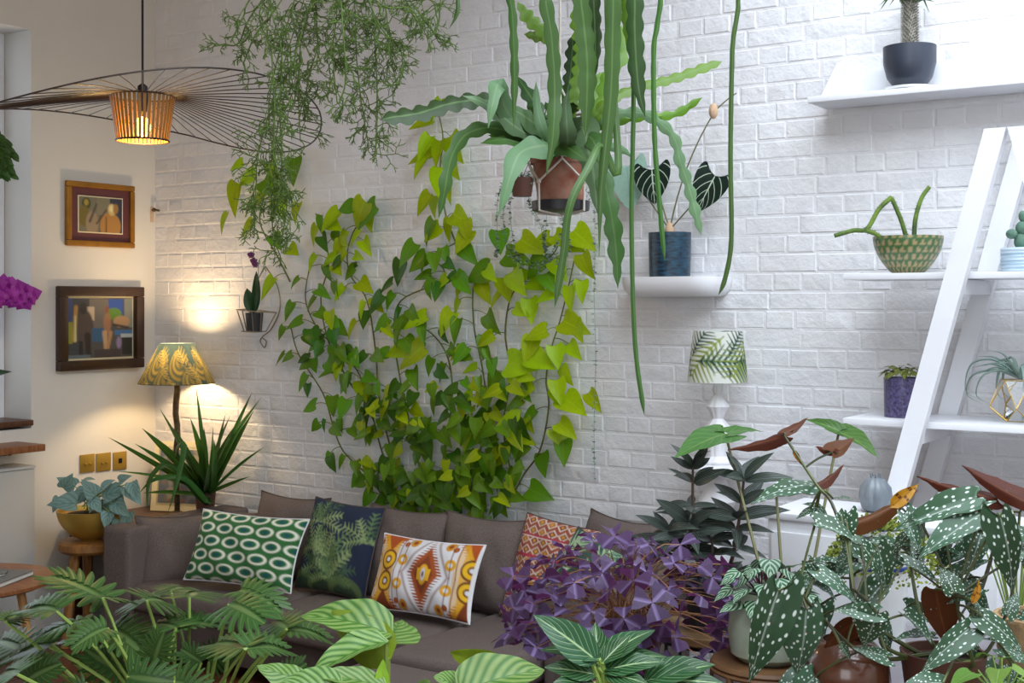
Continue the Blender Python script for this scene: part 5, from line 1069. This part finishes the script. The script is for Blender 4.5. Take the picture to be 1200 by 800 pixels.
sx([(600, 140, 3.98), (585, 100, 3.9), (578, 120, 3.86), (572, 150, 3.85)], .06, 'cactus_pale', F + UP * .2, .2, 6)
sx([(640, 172, 3.95), (612, 178, 3.88), (600, 200, 3.84), (590, 235, 3.82), (583, 255, 3.82)], .095, 'cactus_pale', F * .9 + UP * .3, .22, 5, .45)
sx([(630, 150, 4.05), (606, 132, 4.0), (590, 128, 4.)], .09, 'cactus_green', F * .8 + UP * .5, .2, 5)
sx([(640, 160, 4.0), (630, 130, 4.0), (628, 95, 4.05)], .035, 'cactus_pale', F, .2, 4)
sx([(682, 150, 4.05), (690, 175, 3.98), (696, 205, 3.95), (700, 250, 3.94)], .10, 'cactus_pale', F * .9 - RT * .2, .2, 6, .55)
sx([(690, 160, 4.0), (705, 200, 3.95), (716, 250, 3.92), (722, 295, 3.92), (724, 338, 3.92)], .06, 'cactus_green', F, .3, 10, .8)
sx([(690, 140, 4.1), (715, 118, 4.1), (745, 104, 4.15), (790, 92, 4.2), (846, 72, 4.25)], .042, 'cactus_lime', F * .8 + UP * .4, .3, 14, .93, .35)
sx([(700, 140, 4.1), (745, 132, 4.1), (770, 142, 4.1), (790, 162, 4.1), (797, 190, 4.1), (806, 215, 4.1), (822, 276, 4.08)], .04, 'cactus_pale', F, .35, 14, .9, .3)
sx([(700, 150, 4.15), (745, 138, 4.15), (790, 134, 4.2), (823, 114, 4.2)], .032, 'cactus_lime', F, .35, 10, .9, .2)
sx([(690, 135, 4.2), (700, 100, 4.25), (728, 70, 4.3), (728, 30, 4.35)], .05, 'cactus_lime', F, .35, 10, .9)
sx([(672, 120, 4.2), (680, 60, 4.25), (672, 10, 4.3)], .05, 'cactus_lime', F, .4, 12, .9)
sx([(660, 130, 4.25), (668, 90, 4.3), (672, 40, 4.3)], .05, 'cactus_dark', F, .35, 10, .9)
for q in range(9):      # short toothed stems crowding the pot
    a_ = -1.3 + 2.6 * q / 8 + U(-.1, .1); l_ = U(45, 85); sx([(655 + math.sin(a_) * l_ * .5, 172 - math.cos(a_) * l_ * .55, 4.2 + U(-.12, .15)), (655 + math.sin(a_) * l_ * 1.1, 170 - math.cos(a_) * l_ + abs(a_) * 8, 4.2 + U(-.2, .2))], U(.035, .06), random.choice(('cactus_green', 'cactus_dark', 'cactus_lime')), F + jit(.5), .35, 6, .8)
sx([(700, 170, 4.1), (730, 176, 4.1), (742, 186, 4.1)], .035, 'cactus_pale', F, .2, 3); sx([(665, 165, 3.9), (663, 120, 3.86), (668, 105, 3.85)], .06, 'cactus_pale', F, .2, 5)
sx([(690, 140, 4.1), (705, 125, 4.1), (712, 80, 4.15)], .06, 'cactus_lime', F, .35, 7, .85); sx([(640, 178, 4.0), (660, 172, 3.95), (690, 190, 3.9)], .08, 'cactus_green', F + UP * .5, .2, 5)
st_([(655, 60, 4.2), (640, 40, 4.2), (620, 22, 4.2), (606, 2, 4.2)], .06, 'cactus_lime', F * .8 + UP * .4, .3, 6); st_([(655, 46, 4.25), (640, 44, 4.2), (614, 40, 4.2)], .045, 'cactus_lime', F, .3, 5)
# the plant hung above: long straps coming down from out of sight
HU = W(700, -75, 3.9); hu = thing('trailing_cactus', 'trailing cactus hung high, its long flat stems dropping past the terracotta pot', 'plant', HU)
pot(hu, HU - UP * .03, .10, .13, .18, 'terracotta', lip=.01); HT = HU + UP * .11
for k in range(3): a = 2 * PI * k / 3; part('hanger_cord', MB().tube([HU + Vector((.14 * math.cos(a), .14 * math.sin(a), .12)), (HU.x, HU.y, 3.99)], .003, 4), 'rope', hu)
def hs(pts, w, mat='cactus_green', scal=.2, ns=12, taper=.8, base=.6):
    P = [HT + jit(.04), HT + (W(*pts[0]) - HT) * .5 + UP * .06] + [W(*p) for p in pts]; part('stem', strap(P, w, F + jit(.2), scal, ns, taper, base), mat, hu, ang=50)
hs([(600, -30, 3.85), (601, 20, 3.85), (603, 80, 3.85), (602, 150, 3.85)], .028); hs([(640, -20, 3.8), (646, 40, 3.8), (650, 100, 3.8), (648, 160, 3.78), (640, 205, 3.78)], .045)
hs([(680, -20, 3.75), (684, 30, 3.75), (688, 80, 3.75), (686, 160, 3.75)], .06, 'cactus_green'); hs([(695, -20, 3.85), (697, 40, 3.85), (698, 90, 3.85)], .045, 'cactus_dark'); hs([(718, -20, 3.7), (718, 40, 3.7), (716, 110, 3.7), (710, 170, 3.7), (704, 230, 3.7), (702, 300, 3.7)], .05, 'cactus_green', .1, 16, .45)
hs([(742, -20, 3.8), (744, 40, 3.8), (748, 100, 3.8), (756, 137, 3.8)], .055, 'cactus_dark'); hs([(742, -10, 3.85), (743, 60, 3.85), (742, 150, 3.85), (740, 260, 3.85), (744, 400, 3.85), (755, 486, 3.85)], .015, 'cactus_green', .05, 20, .97)
hs([(772, -20, 3.75), (770, 30, 3.75), (766, 60, 3.75), (767, 160, 3.75), (773, 240, 3.75), (779, 306, 3.75)], .016, 'cactus_green', .1, 18, .95); hs([(860, -20, 3.95), (858, 60, 3.95), (856, 180, 3.95), (857, 280, 3.95), (850, 325, 3.95), (842, 346, 3.95)], .016, 'cactus_green', .05, 24, .97)
hs([(725, 200, 3.72), (705, 170, 3.7), (690, 195, 3.6), (668, 240, 3.55), (660, 300, 3.55), (650, 360, 3.55)], .022, 'cactus_green', .05, 12, .95); hs([(730, -20, 3.9), (735, 20, 3.9), (736, 60, 3.9)], .04, 'cactus_lime'); hs([(545, -30, 4.0), (536, 15, 4.0), (526, 34, 4.0)], .014, 'cactus_green', .1, 6, .9)
# strings of small leaves behind
SB = wl(612, 222, .16); sg = thing('string_vine', 'small brown pot with trailing strings of tiny grey-green leaves on the wall', 'plant', SB)
pot(sg, SB - UP * .03, .04, .052, .08, 'terracotta_dark'); part('hanger_cord', MB().tube([SB + UP * .05, (SB.x, -.02, SB.z + .24), (SB.x, .0, SB.z + .26)], .0025, 4), 'wire_brown', sg); part('wall_bar', MB().tube([wl(595, 146, .02), wl(640, 138, .14), wl(700, 132, .14)], .006, 6), 'wire_grey', sg)
rs = random.Random(9)
for path in ([(600, 205), (584, 230), (583, 285), (582, 300)], [(610, 208), (598, 240), (603, 290), (612, 312)], [(622, 205), (620, 235), (632, 260), (640, 300)], [(640, 220), (662, 255), (656, 280), (630, 318)], [(620, 210), (596, 225), (590, 260), (600, 300), (625, 312), (655, 300)], [(655, 210), (692, 230), (697, 280), (696, 340), (698, 420), (696, 500), (697, 560)], [(650, 212), (660, 260), (668, 290), (652, 310)], [(640, 210), (640, 262), (638, 285), (645, 302)]):
    P = spline([SB + UP * .045] + [wl(u, v, .15 + .0 * v) for u, v in path], 8); m = MB().tube(P, .0012, 3, cap=False)
    for p in P[3:]:
        for k in range(3 if path[-1][1] < 400 else 2):
            d = Vector((rs.uniform(-1, 1), rs.uniform(-1, .2), rs.uniform(-.6, .6))).normalized() * .015; s = d.cross(UP).normalized() * .0075; c = p + UP * rs.uniform(-.015, .015); m.add([c, c + d * .6 + s, c + d * 1.2, c + d * .6 - s, c + d * .6 + UP * .003], [(0, 1, 4), (1, 2, 4), (2, 3, 4), (3, 0, 4)])
    part('strand', m, 'string_leaf', sg, False)

# ================================================================ WHITE LAMP ON PEDESTAL
LQ = W(841, 543, 5.0); pdz = LQ.z
pdn = thing('pedestal_table', 'small white turned pedestal table against the brick wall', 'table', (LQ.x, LQ.y, 0))
part('table_top', MB().lathe([(.12, -.012), (.15, -.006), (.152, .006), (.145, .01), (1e-4, .01)], LQ - UP * .01, 32), 'white_gloss', pdn)
part('column', MB().lathe([(.15, .012), (.15, .035), (.06, .07), (.035, .12), (.03, .3), (.05, .4), (.03, .48), (.04, .6), (.062, .78), (.05, .86), (.075, .91), (.03, pdz - .06), (.06, pdz - .02)], (LQ.x, LQ.y, 0), 28), 'white_gloss', pdn)
zA, zB, zS0 = W(841, 447, 5.0).z, pdz, W(841, 388, 5.0).z
wlamp = thing('white_lamp', 'white carved table lamp with a palm-leaf print shade', 'lamp', (LQ.x, LQ.y, pdz))
hh = zA - zB
part('base', MB().lathe([(.06, .001), (.065, .01), (.035, .03), (.04, hh * .2), (.06, hh * .34), (.048, hh * .46), (.022, hh * .55), (.03, hh * .62), (.046, hh * .7), (.03, hh * .78), (.014, hh * .84), (.022, hh * .9), (.012, hh)], (LQ.x, LQ.y, pdz), 32, .12, 8), 'white_gloss', wlamp)
part('shade_ring', MB().tube([(LQ.x - .1, LQ.y, zA + .01), (LQ.x + .1, LQ.y, zA + .01)], .002, 4).tube([(LQ.x, LQ.y, zA - .01), (LQ.x, LQ.y, zA + .12)], .006, 6), 'white_gloss', wlamp)
cv = Canvas(150, 52, 'e4e6de')
for k in range(4):
    x0 = .02 + k / 4
    cv.frond(x0 + .22, .1, 2.4, .95, '8a9a3c', 9, -.4, .024, .5); cv.frond(x0 + .05, .58, -.05, 1.05, '24483c', 11, .3, .026, .52, '3f6b4a'); cv.frond(x0, .5, -1.2, .6, '24483c', 7, .5, .02, .45); cv.ell(x0, .8, .006, .08, '1f2a30')
off = int(150 * .62); cv.a = np.roll(cv.a, off, 1)
part('shade', lamp_shade_mesh((LQ.x, LQ.y, zA), .117, .096, zS0 - zA, cv), 'print_shade_white', wlamp, ang=180)

# ================================================================ LADDER SHELF
YF, YR = -.46, -.06; ap = at_y(1177, 150, YF); bt = at_y(1060, 575, YF); sl_ = (ap.x - bt.x) / (ap.z - bt.z); XA = ap.x + .012; ZA = ap.z
lad = thing('ladder_shelf', 'white A-frame ladder shelf standing against the brick wall', 'shelf', (XA, -.26, 0))
def legm(y, sgn, xt):
    w = .034; xb = xt + sgn * sl_ * (ZA - .012); m = MB(); ty = .022
    v = []
    for (x, z) in ((xt, ZA), (xb, .012)):
        for dx, dy in ((-w, -ty), (w, -ty), (w, ty), (-w, ty)): v.append((x + dx, y + dy, z))
    return m.add(v, [(0, 1, 5, 4), (1, 2, 6, 5), (2, 3, 7, 6), (3, 0, 4, 7), (3, 2, 1, 0), (4, 5, 6, 7)])
for y in (YF, YR):
    part('leg', legm(y, -1, XA - .036), 'white_paint', lad, False); part('leg', legm(y, 1, XA + .036), 'white_paint', lad, False)
zs1, zs2 = at_y(983, 320, YF).z, at_y(985, 490, YF).z; xs0 = at_y(984, 320, YF).x
for z in (zs1, zs2, .55):
    if z > .6: part('shelf_board', MB().box(((xs0 + 5.22) / 2, (YF + YR) / 2, z - .012), (5.22 - xs0, .335, .022), bev=.003), 'white_paint', lad)
    for sgn in (-1, 1): xx = XA + sgn * (.036 + sl_ * (ZA - z + .04)); part('cross_rail', MB().box((xx, (YF + YR) / 2, z - .05), (.05, YR - YF - .044, .05), bev=.002), 'white_paint', lad)
# patterned bowl with rat-tail cactus
yb = -.25; Bc = at_y(1064, 314, yb); Bc.z = zs1 + .0005; bd_ = (Bc - CAM).dot(FW); br = 40 / FPX * bd_; bh = W(1064, 277, bd_).z - Bc.z
bo = thing('patterned_bowl_cactus', 'green and gold scale-patterned bowl with a furry trailing cactus', 'plant', Bc)
n, m_ = 96, 22; mb = MB(); v = []; c_ = []
for j in range(m_):
    t = j / (m_ - 1); r = br * (.42 + .58 * math.sin(t * PI / 2) ** .8)
    for i in range(n):
        v.append(Bc + Vector((r * math.cos(2 * PI * i / n), r * math.sin(2 * PI * i / n), bh * t)))
        row = t * 5.5; k = i / n * 26 + (.5 if int(row) % 2 else 0); fx = abs(k % 1 - .5); fy = row % 1
        c_.append(lin('a08a62') if fx < .30 * (1 - fy) + .06 and fy < .8 else lin('3f6238'))
f = [(j * n + i, j * n + (i + 1) % n, (j + 1) * n + (i + 1) % n, (j + 1) * n + i) for j in range(m_ - 1) for i in range(n)]
mb.add(v, f + [tuple(range(n - 1, -1, -1))]); mb.col = rgba(np.array(c_)); part('bowl', mb, 'print_glaze', bo, ang=60)
part('soil', MB().lathe([(br - .003, bh - .012), (1e-4, bh - .006)], Bc, 24), 'soil', bo)
bt0 = Bc + UP * (bh - .01)
def furry(path, r=.0085):
    P = spline([W(u, v, bd_ - .04) for u, v in path], 6); s = part('stem', MB().tube(P, r, 8, r * .9), 'tail_cactus', bo); m = MB()
    for i in range(90):
        p = P[int(rnd() * (len(P) - 1))] + jit(.004); e = jit(1).normalized() * .012; m.tube([p, p + e], .0006, 3, cap=False)
    o = part('spines', m, 'tail_cactus', s, False); o['kind'] = 'stuff'
furry([(1062, 278), (1056, 258), (1045, 232)]); furry([(1045, 231), (1030, 245), (1016, 268), (1000, 270), (978, 276)]); furry([(1012, 269), (1026, 274), (1036, 281)]); furry([(1071, 279), (1073, 255), (1080, 232), (1089, 219)])
# pale blue ribbed pot with prickly pear
yb = -.22; Oc = at_y(1196, 312, yb); Oc.z = zs1 + .0005; op = thing('prickly_pear', 'little prickly pear in a pale blue ridged pot on the ladder', 'plant', Oc)
pr_ = [(1e-4, 0)] + [(.062 + .004 * (i % 2), .083 * i / 14) for i in range(15)] + [(.055, .083), (.05, .07), (1e-4, .07)]
part('pot', MB().lathe(pr_, Oc, 30), 'pebble_blue', op)
for (dx, dz, rx, rz_) in ((0, .105, .022, .03), (-.03, .13, .02, .017), (.005, .15, .022, .024), (.008, .19, .015, .02), (.035, .14, .018, .024)):
    part('pad', MB().lathe([(max(1e-5, rx * math.sin(PI * i / 8)), -rz_ * math.cos(PI * i / 8)) for i in range(9)], Oc + RT * dx + UP * dz, 12), 'opuntia', op)
# speckled pot with little leaves
yb = -.27; Fc = at_y(1058, 489, yb); Fc.z = zs2 + .0005; fd = (Fc - CAM).dot(FW); fh = W(1058, 442, fd).z - Fc.z
fp = thing('speckled_pot_plant', 'low olive-leaved plant in a speckled purple pot on the ladder', 'plant', Fc); pot(fp, Fc, .064, .066, fh, 'speckle_glaze')
fm = leaf_mesh('small_leaf', 'fittonia', ovate(.32, .7), 4, 6, 0, .2, .25)
for i in range(46):
    a = i * 2.4; q = math.sqrt((i + .5) / 46); p = Fc + Vector((math.cos(a) * .062 * q, math.sin(a) * .062 * q, fh + .01 + .03 * (1 - q) + U(0, .012))); e = Vector((math.cos(a), math.sin(a), U(-.6, .3))); put_leaf('leaf', fm, fp, p, p + e.normalized() * U(.026, .045), UP + e * .3 + jit(.3))
# air plant in glass terrarium
Gc = at_y(1196, 494, -.25); Gc.z = zs2 + .0005
tg = thing('glass_terrarium', 'faceted glass terrarium with gold edges on the ladder shelf', 'terrarium', Gc)
def ring(r, z, n=5, o=0): return [Gc + Vector((r * math.cos(2 * PI * (k + o) / n + .4), r * math.sin(2 * PI * (k + o) / n + .4), z)) for k in range(n)]
r0, r1, r2 = ring(.06, .004), ring(.10, .05, 5, .5), ring(.07, .14)
for k in range(5):
    for a, b in ((r0[k], r0[(k + 1) % 5]), (r0[k], r1[k]), (r0[(k + 1) % 5], r1[k]), (r1[k], r2[k]), (r1[k], r2[(k + 1) % 5]), (r2[k], r2[(k + 1) % 5])): part('gold_edge', MB().tube([a, b], .0018, 4), 'brass', tg)
    part('pane', MB().add([r0[k], r0[(k + 1) % 5], r1[k]], [(0, 1, 2)]).add([r1[k], r2[(k + 1) % 5], r2[k]], [(0, 1, 2)]), 'clear_glass', tg, False)
Ac = Gc + UP * .145; ai = thing('air_plant', 'silvery air plant with curling leaves resting on the glass terrarium', 'plant', Ac)
for k in range(30):
    a = U(0, 2 * PI); e = Vector((math.cos(a), math.sin(a), 0)); q = U(.07, .16); h0 = U(-.01, .10)
    P = spline([Ac, Ac + e * q * .5 + UP * (.02 + h0 * .7), Ac + e * q + UP * h0 * .8, Ac + e * (q + .02) + UP * (h0 * .3 - .06), Ac + e * (q - .03) + UP * (h0 * .2 - .09)] if k % 2 else [Ac, Ac + e * q * .5 + UP * (.03 + h0 * .5), Ac + e * q + UP * h0], 5); part('leaf', strap(P, .016, UP + e * .2, 0, 3, .2, .9, 2), 'air_plant', ai, ang=60)

# ================================================================ TOP WALL SHELF AND PALM CACTUS
yf = -.22; c0 = at_y(946, 117, yf); zt_s = c0.z
ts = thing('wall_ledge', 'white wooden wall ledge with back board and brackets, high up', 'shelf', (c0.x + .7, -.1, zt_s))
part('board', MB().box((c0.x + .75, -.118, zt_s), (1.5, .205, .022), bev=.003), 'white_paint', ts); part('back_board', MB().box((c0.x + .775, -.02, zt_s + .065), (1.42, .016, .11), bev=.002), 'white_paint', ts)
for x in (c0.x + .05, c0.x + .92): part('side_bracket', MB().add([(x, -.21, zt_s + .011), (x, -.012, zt_s + .011), (x, -.012, zt_s + .16), (x, -.04, zt_s + .16), (x + .018, -.21, zt_s + .011), (x + .018, -.012, zt_s + .011), (x + .018, -.012, zt_s + .16), (x + .018, -.04, zt_s + .16)], [(3, 2, 1, 0), (4, 5, 6, 7), (0, 1, 5, 4), (1, 2, 6, 5), (2, 3, 7, 6), (3, 0, 4, 7)]), 'white_paint', ts, False)
for x in (c0.x + .93,): part('strut', MB().tube([(x, -.20, zt_s - .012), (x, -.012, zt_s - .14)], .009, 6), 'white_paint', ts)
Kc = at_y(1066, 92, -.13); Kc.z = zt_s + .0115; kd = (Kc - CAM).dot(FW); kh = W(1066, 55, kd).z - Kc.z; kr = 30 / FPX * kd
pk = thing('palm_cactus', 'spiny-trunked palm cactus in a dark slate bowl on a white saucer', 'plant', Kc)
part('saucer', MB().lathe([(.07, 0), (.088, .004), (.09, .012), (.08, .012), (1e-4, .009)], Kc, 28), 'white_ceramic', pk)
part('bowl', MB().lathe([(.05, .0125), (.055, .014), (kr * .86, kh * .3), (kr, kh * .62), (kr * 1.01, kh), (kr * .97, kh), (kr * .93, kh * .85), (1e-4, kh * .82)], Kc, 34), 'dark_ceramic', pk); part('soil', MB().lathe([(kr * .94, kh * .83), (1e-4, kh * .88)], Kc, 20), 'soil', pk)
tk = part('trunk', MB().tube([Kc + UP * (kh * .8 + .02 * i) for i in range(13)], .026, 12, .021, rad=[.026 - .0005 * i + .001 * (i % 2) for i in range(13)]), 'pachy_trunk', pk); m = MB()
for i in range(420):
    a = i * 2.39996; z = kh * .85 + .235 * i / 420; e = Vector((math.cos(a), math.sin(a), 0)); p = Kc + UP * z + e * .024; m.tube([p, p + e * .010 + UP * .004], .0032, 3, .0004, cap=False)
o = part('thorns', m, 'pachy_trunk', tk, False); o['kind'] = 'stuff'
kt = Kc + UP * (kh * .8 + .2)
for k in range(30):
    a = k * 2.4; e = Vector((math.cos(a), math.sin(a), 0)); q = U(.08, .13); P = spline([kt - UP * U(0, .05), kt + e * q * .5 + UP * U(.01, .04), kt + e * q + UP * U(-.03, .05)], 4); part('leaf', strap(P, .009, UP, 0, 3, .6, .8, 2), 'strap_leaf', pk, ang=60)

# ================================================================ WINDOW SILL PLANTS
wo = Vector((-.05, Y0 + .6, ZS + .004)); ow = thing('purple_orchid', 'moth orchid with magenta flowers on the window sill', 'plant', wo); pot(ow, wo, .05, .065, .12, 'white_ceramic')
part('flower_stem', MB().tube(spline([wo + UP * .1, wo + Vector((.05, .05, .4)), at_x(-30, 318, .06), at_x(2, 330, .10), at_x(20, 338, .10), at_x(33, 345, .10)], 6), .004, 5), 'orchid_leaf', ow)
for u, v in ((4, 334), (14, 337), (24, 342), (28, 352), (6, 348), (18, 350), (33, 346), (-8, 335), (-6, 350)): blossom(ow, at_x(u, v, .10 + U(0, .03)), .115, 'petal_purple', Vector((1, -.6 + U(-.2, .2), U(-.1, .2))))
put_leaf('leaf', ol, ow, wo + UP * .11, at_x(11, 424, .06), Vector((.2, -.2, 1))); put_leaf('leaf', ol, ow, wo + UP * .11, wo + Vector((.1, -.2, .14)), UP)
ht = at_x(-22, 120, .1); hw_ = thing('hanging_sedum', 'hanging trailing plant with blunt leaves in front of the window', 'plant', ht); pot(hw_, ht, .05, .06, .09, 'white_ceramic'); part('hanger_cord', MB().tube([ht + UP * .09, (ht.x, ht.y, 3.468)], .002, 4), 'rope', hw_)
sm = leaf_mesh('blunt_leaf', 'cactus_green', ovate(.3, .7, .6), 2, 5, 0, .3, .1)
for path in ([(-10, 150), (0, 170), (6, 190), (10, 204)], [(-14, 150), (-4, 170), (0, 190), (2, 206)], [(-8, 150), (6, 168), (13, 182)], [(-18, 150), (-10, 180), (-6, 200)]):
    P = spline([ht + UP * .08] + [at_x(u, v, .1) for u, v in path], 6); part('strand', MB().tube(P, .003, 4), 'cactus_green', hw_)
    for p in P[4:]:
        for s in (-1, 1): put_leaf('leaf', sm, hw_, p, p + Vector((.02, s * .032, -.022)) + jit(.01), Vector((1, -.3, .4)))
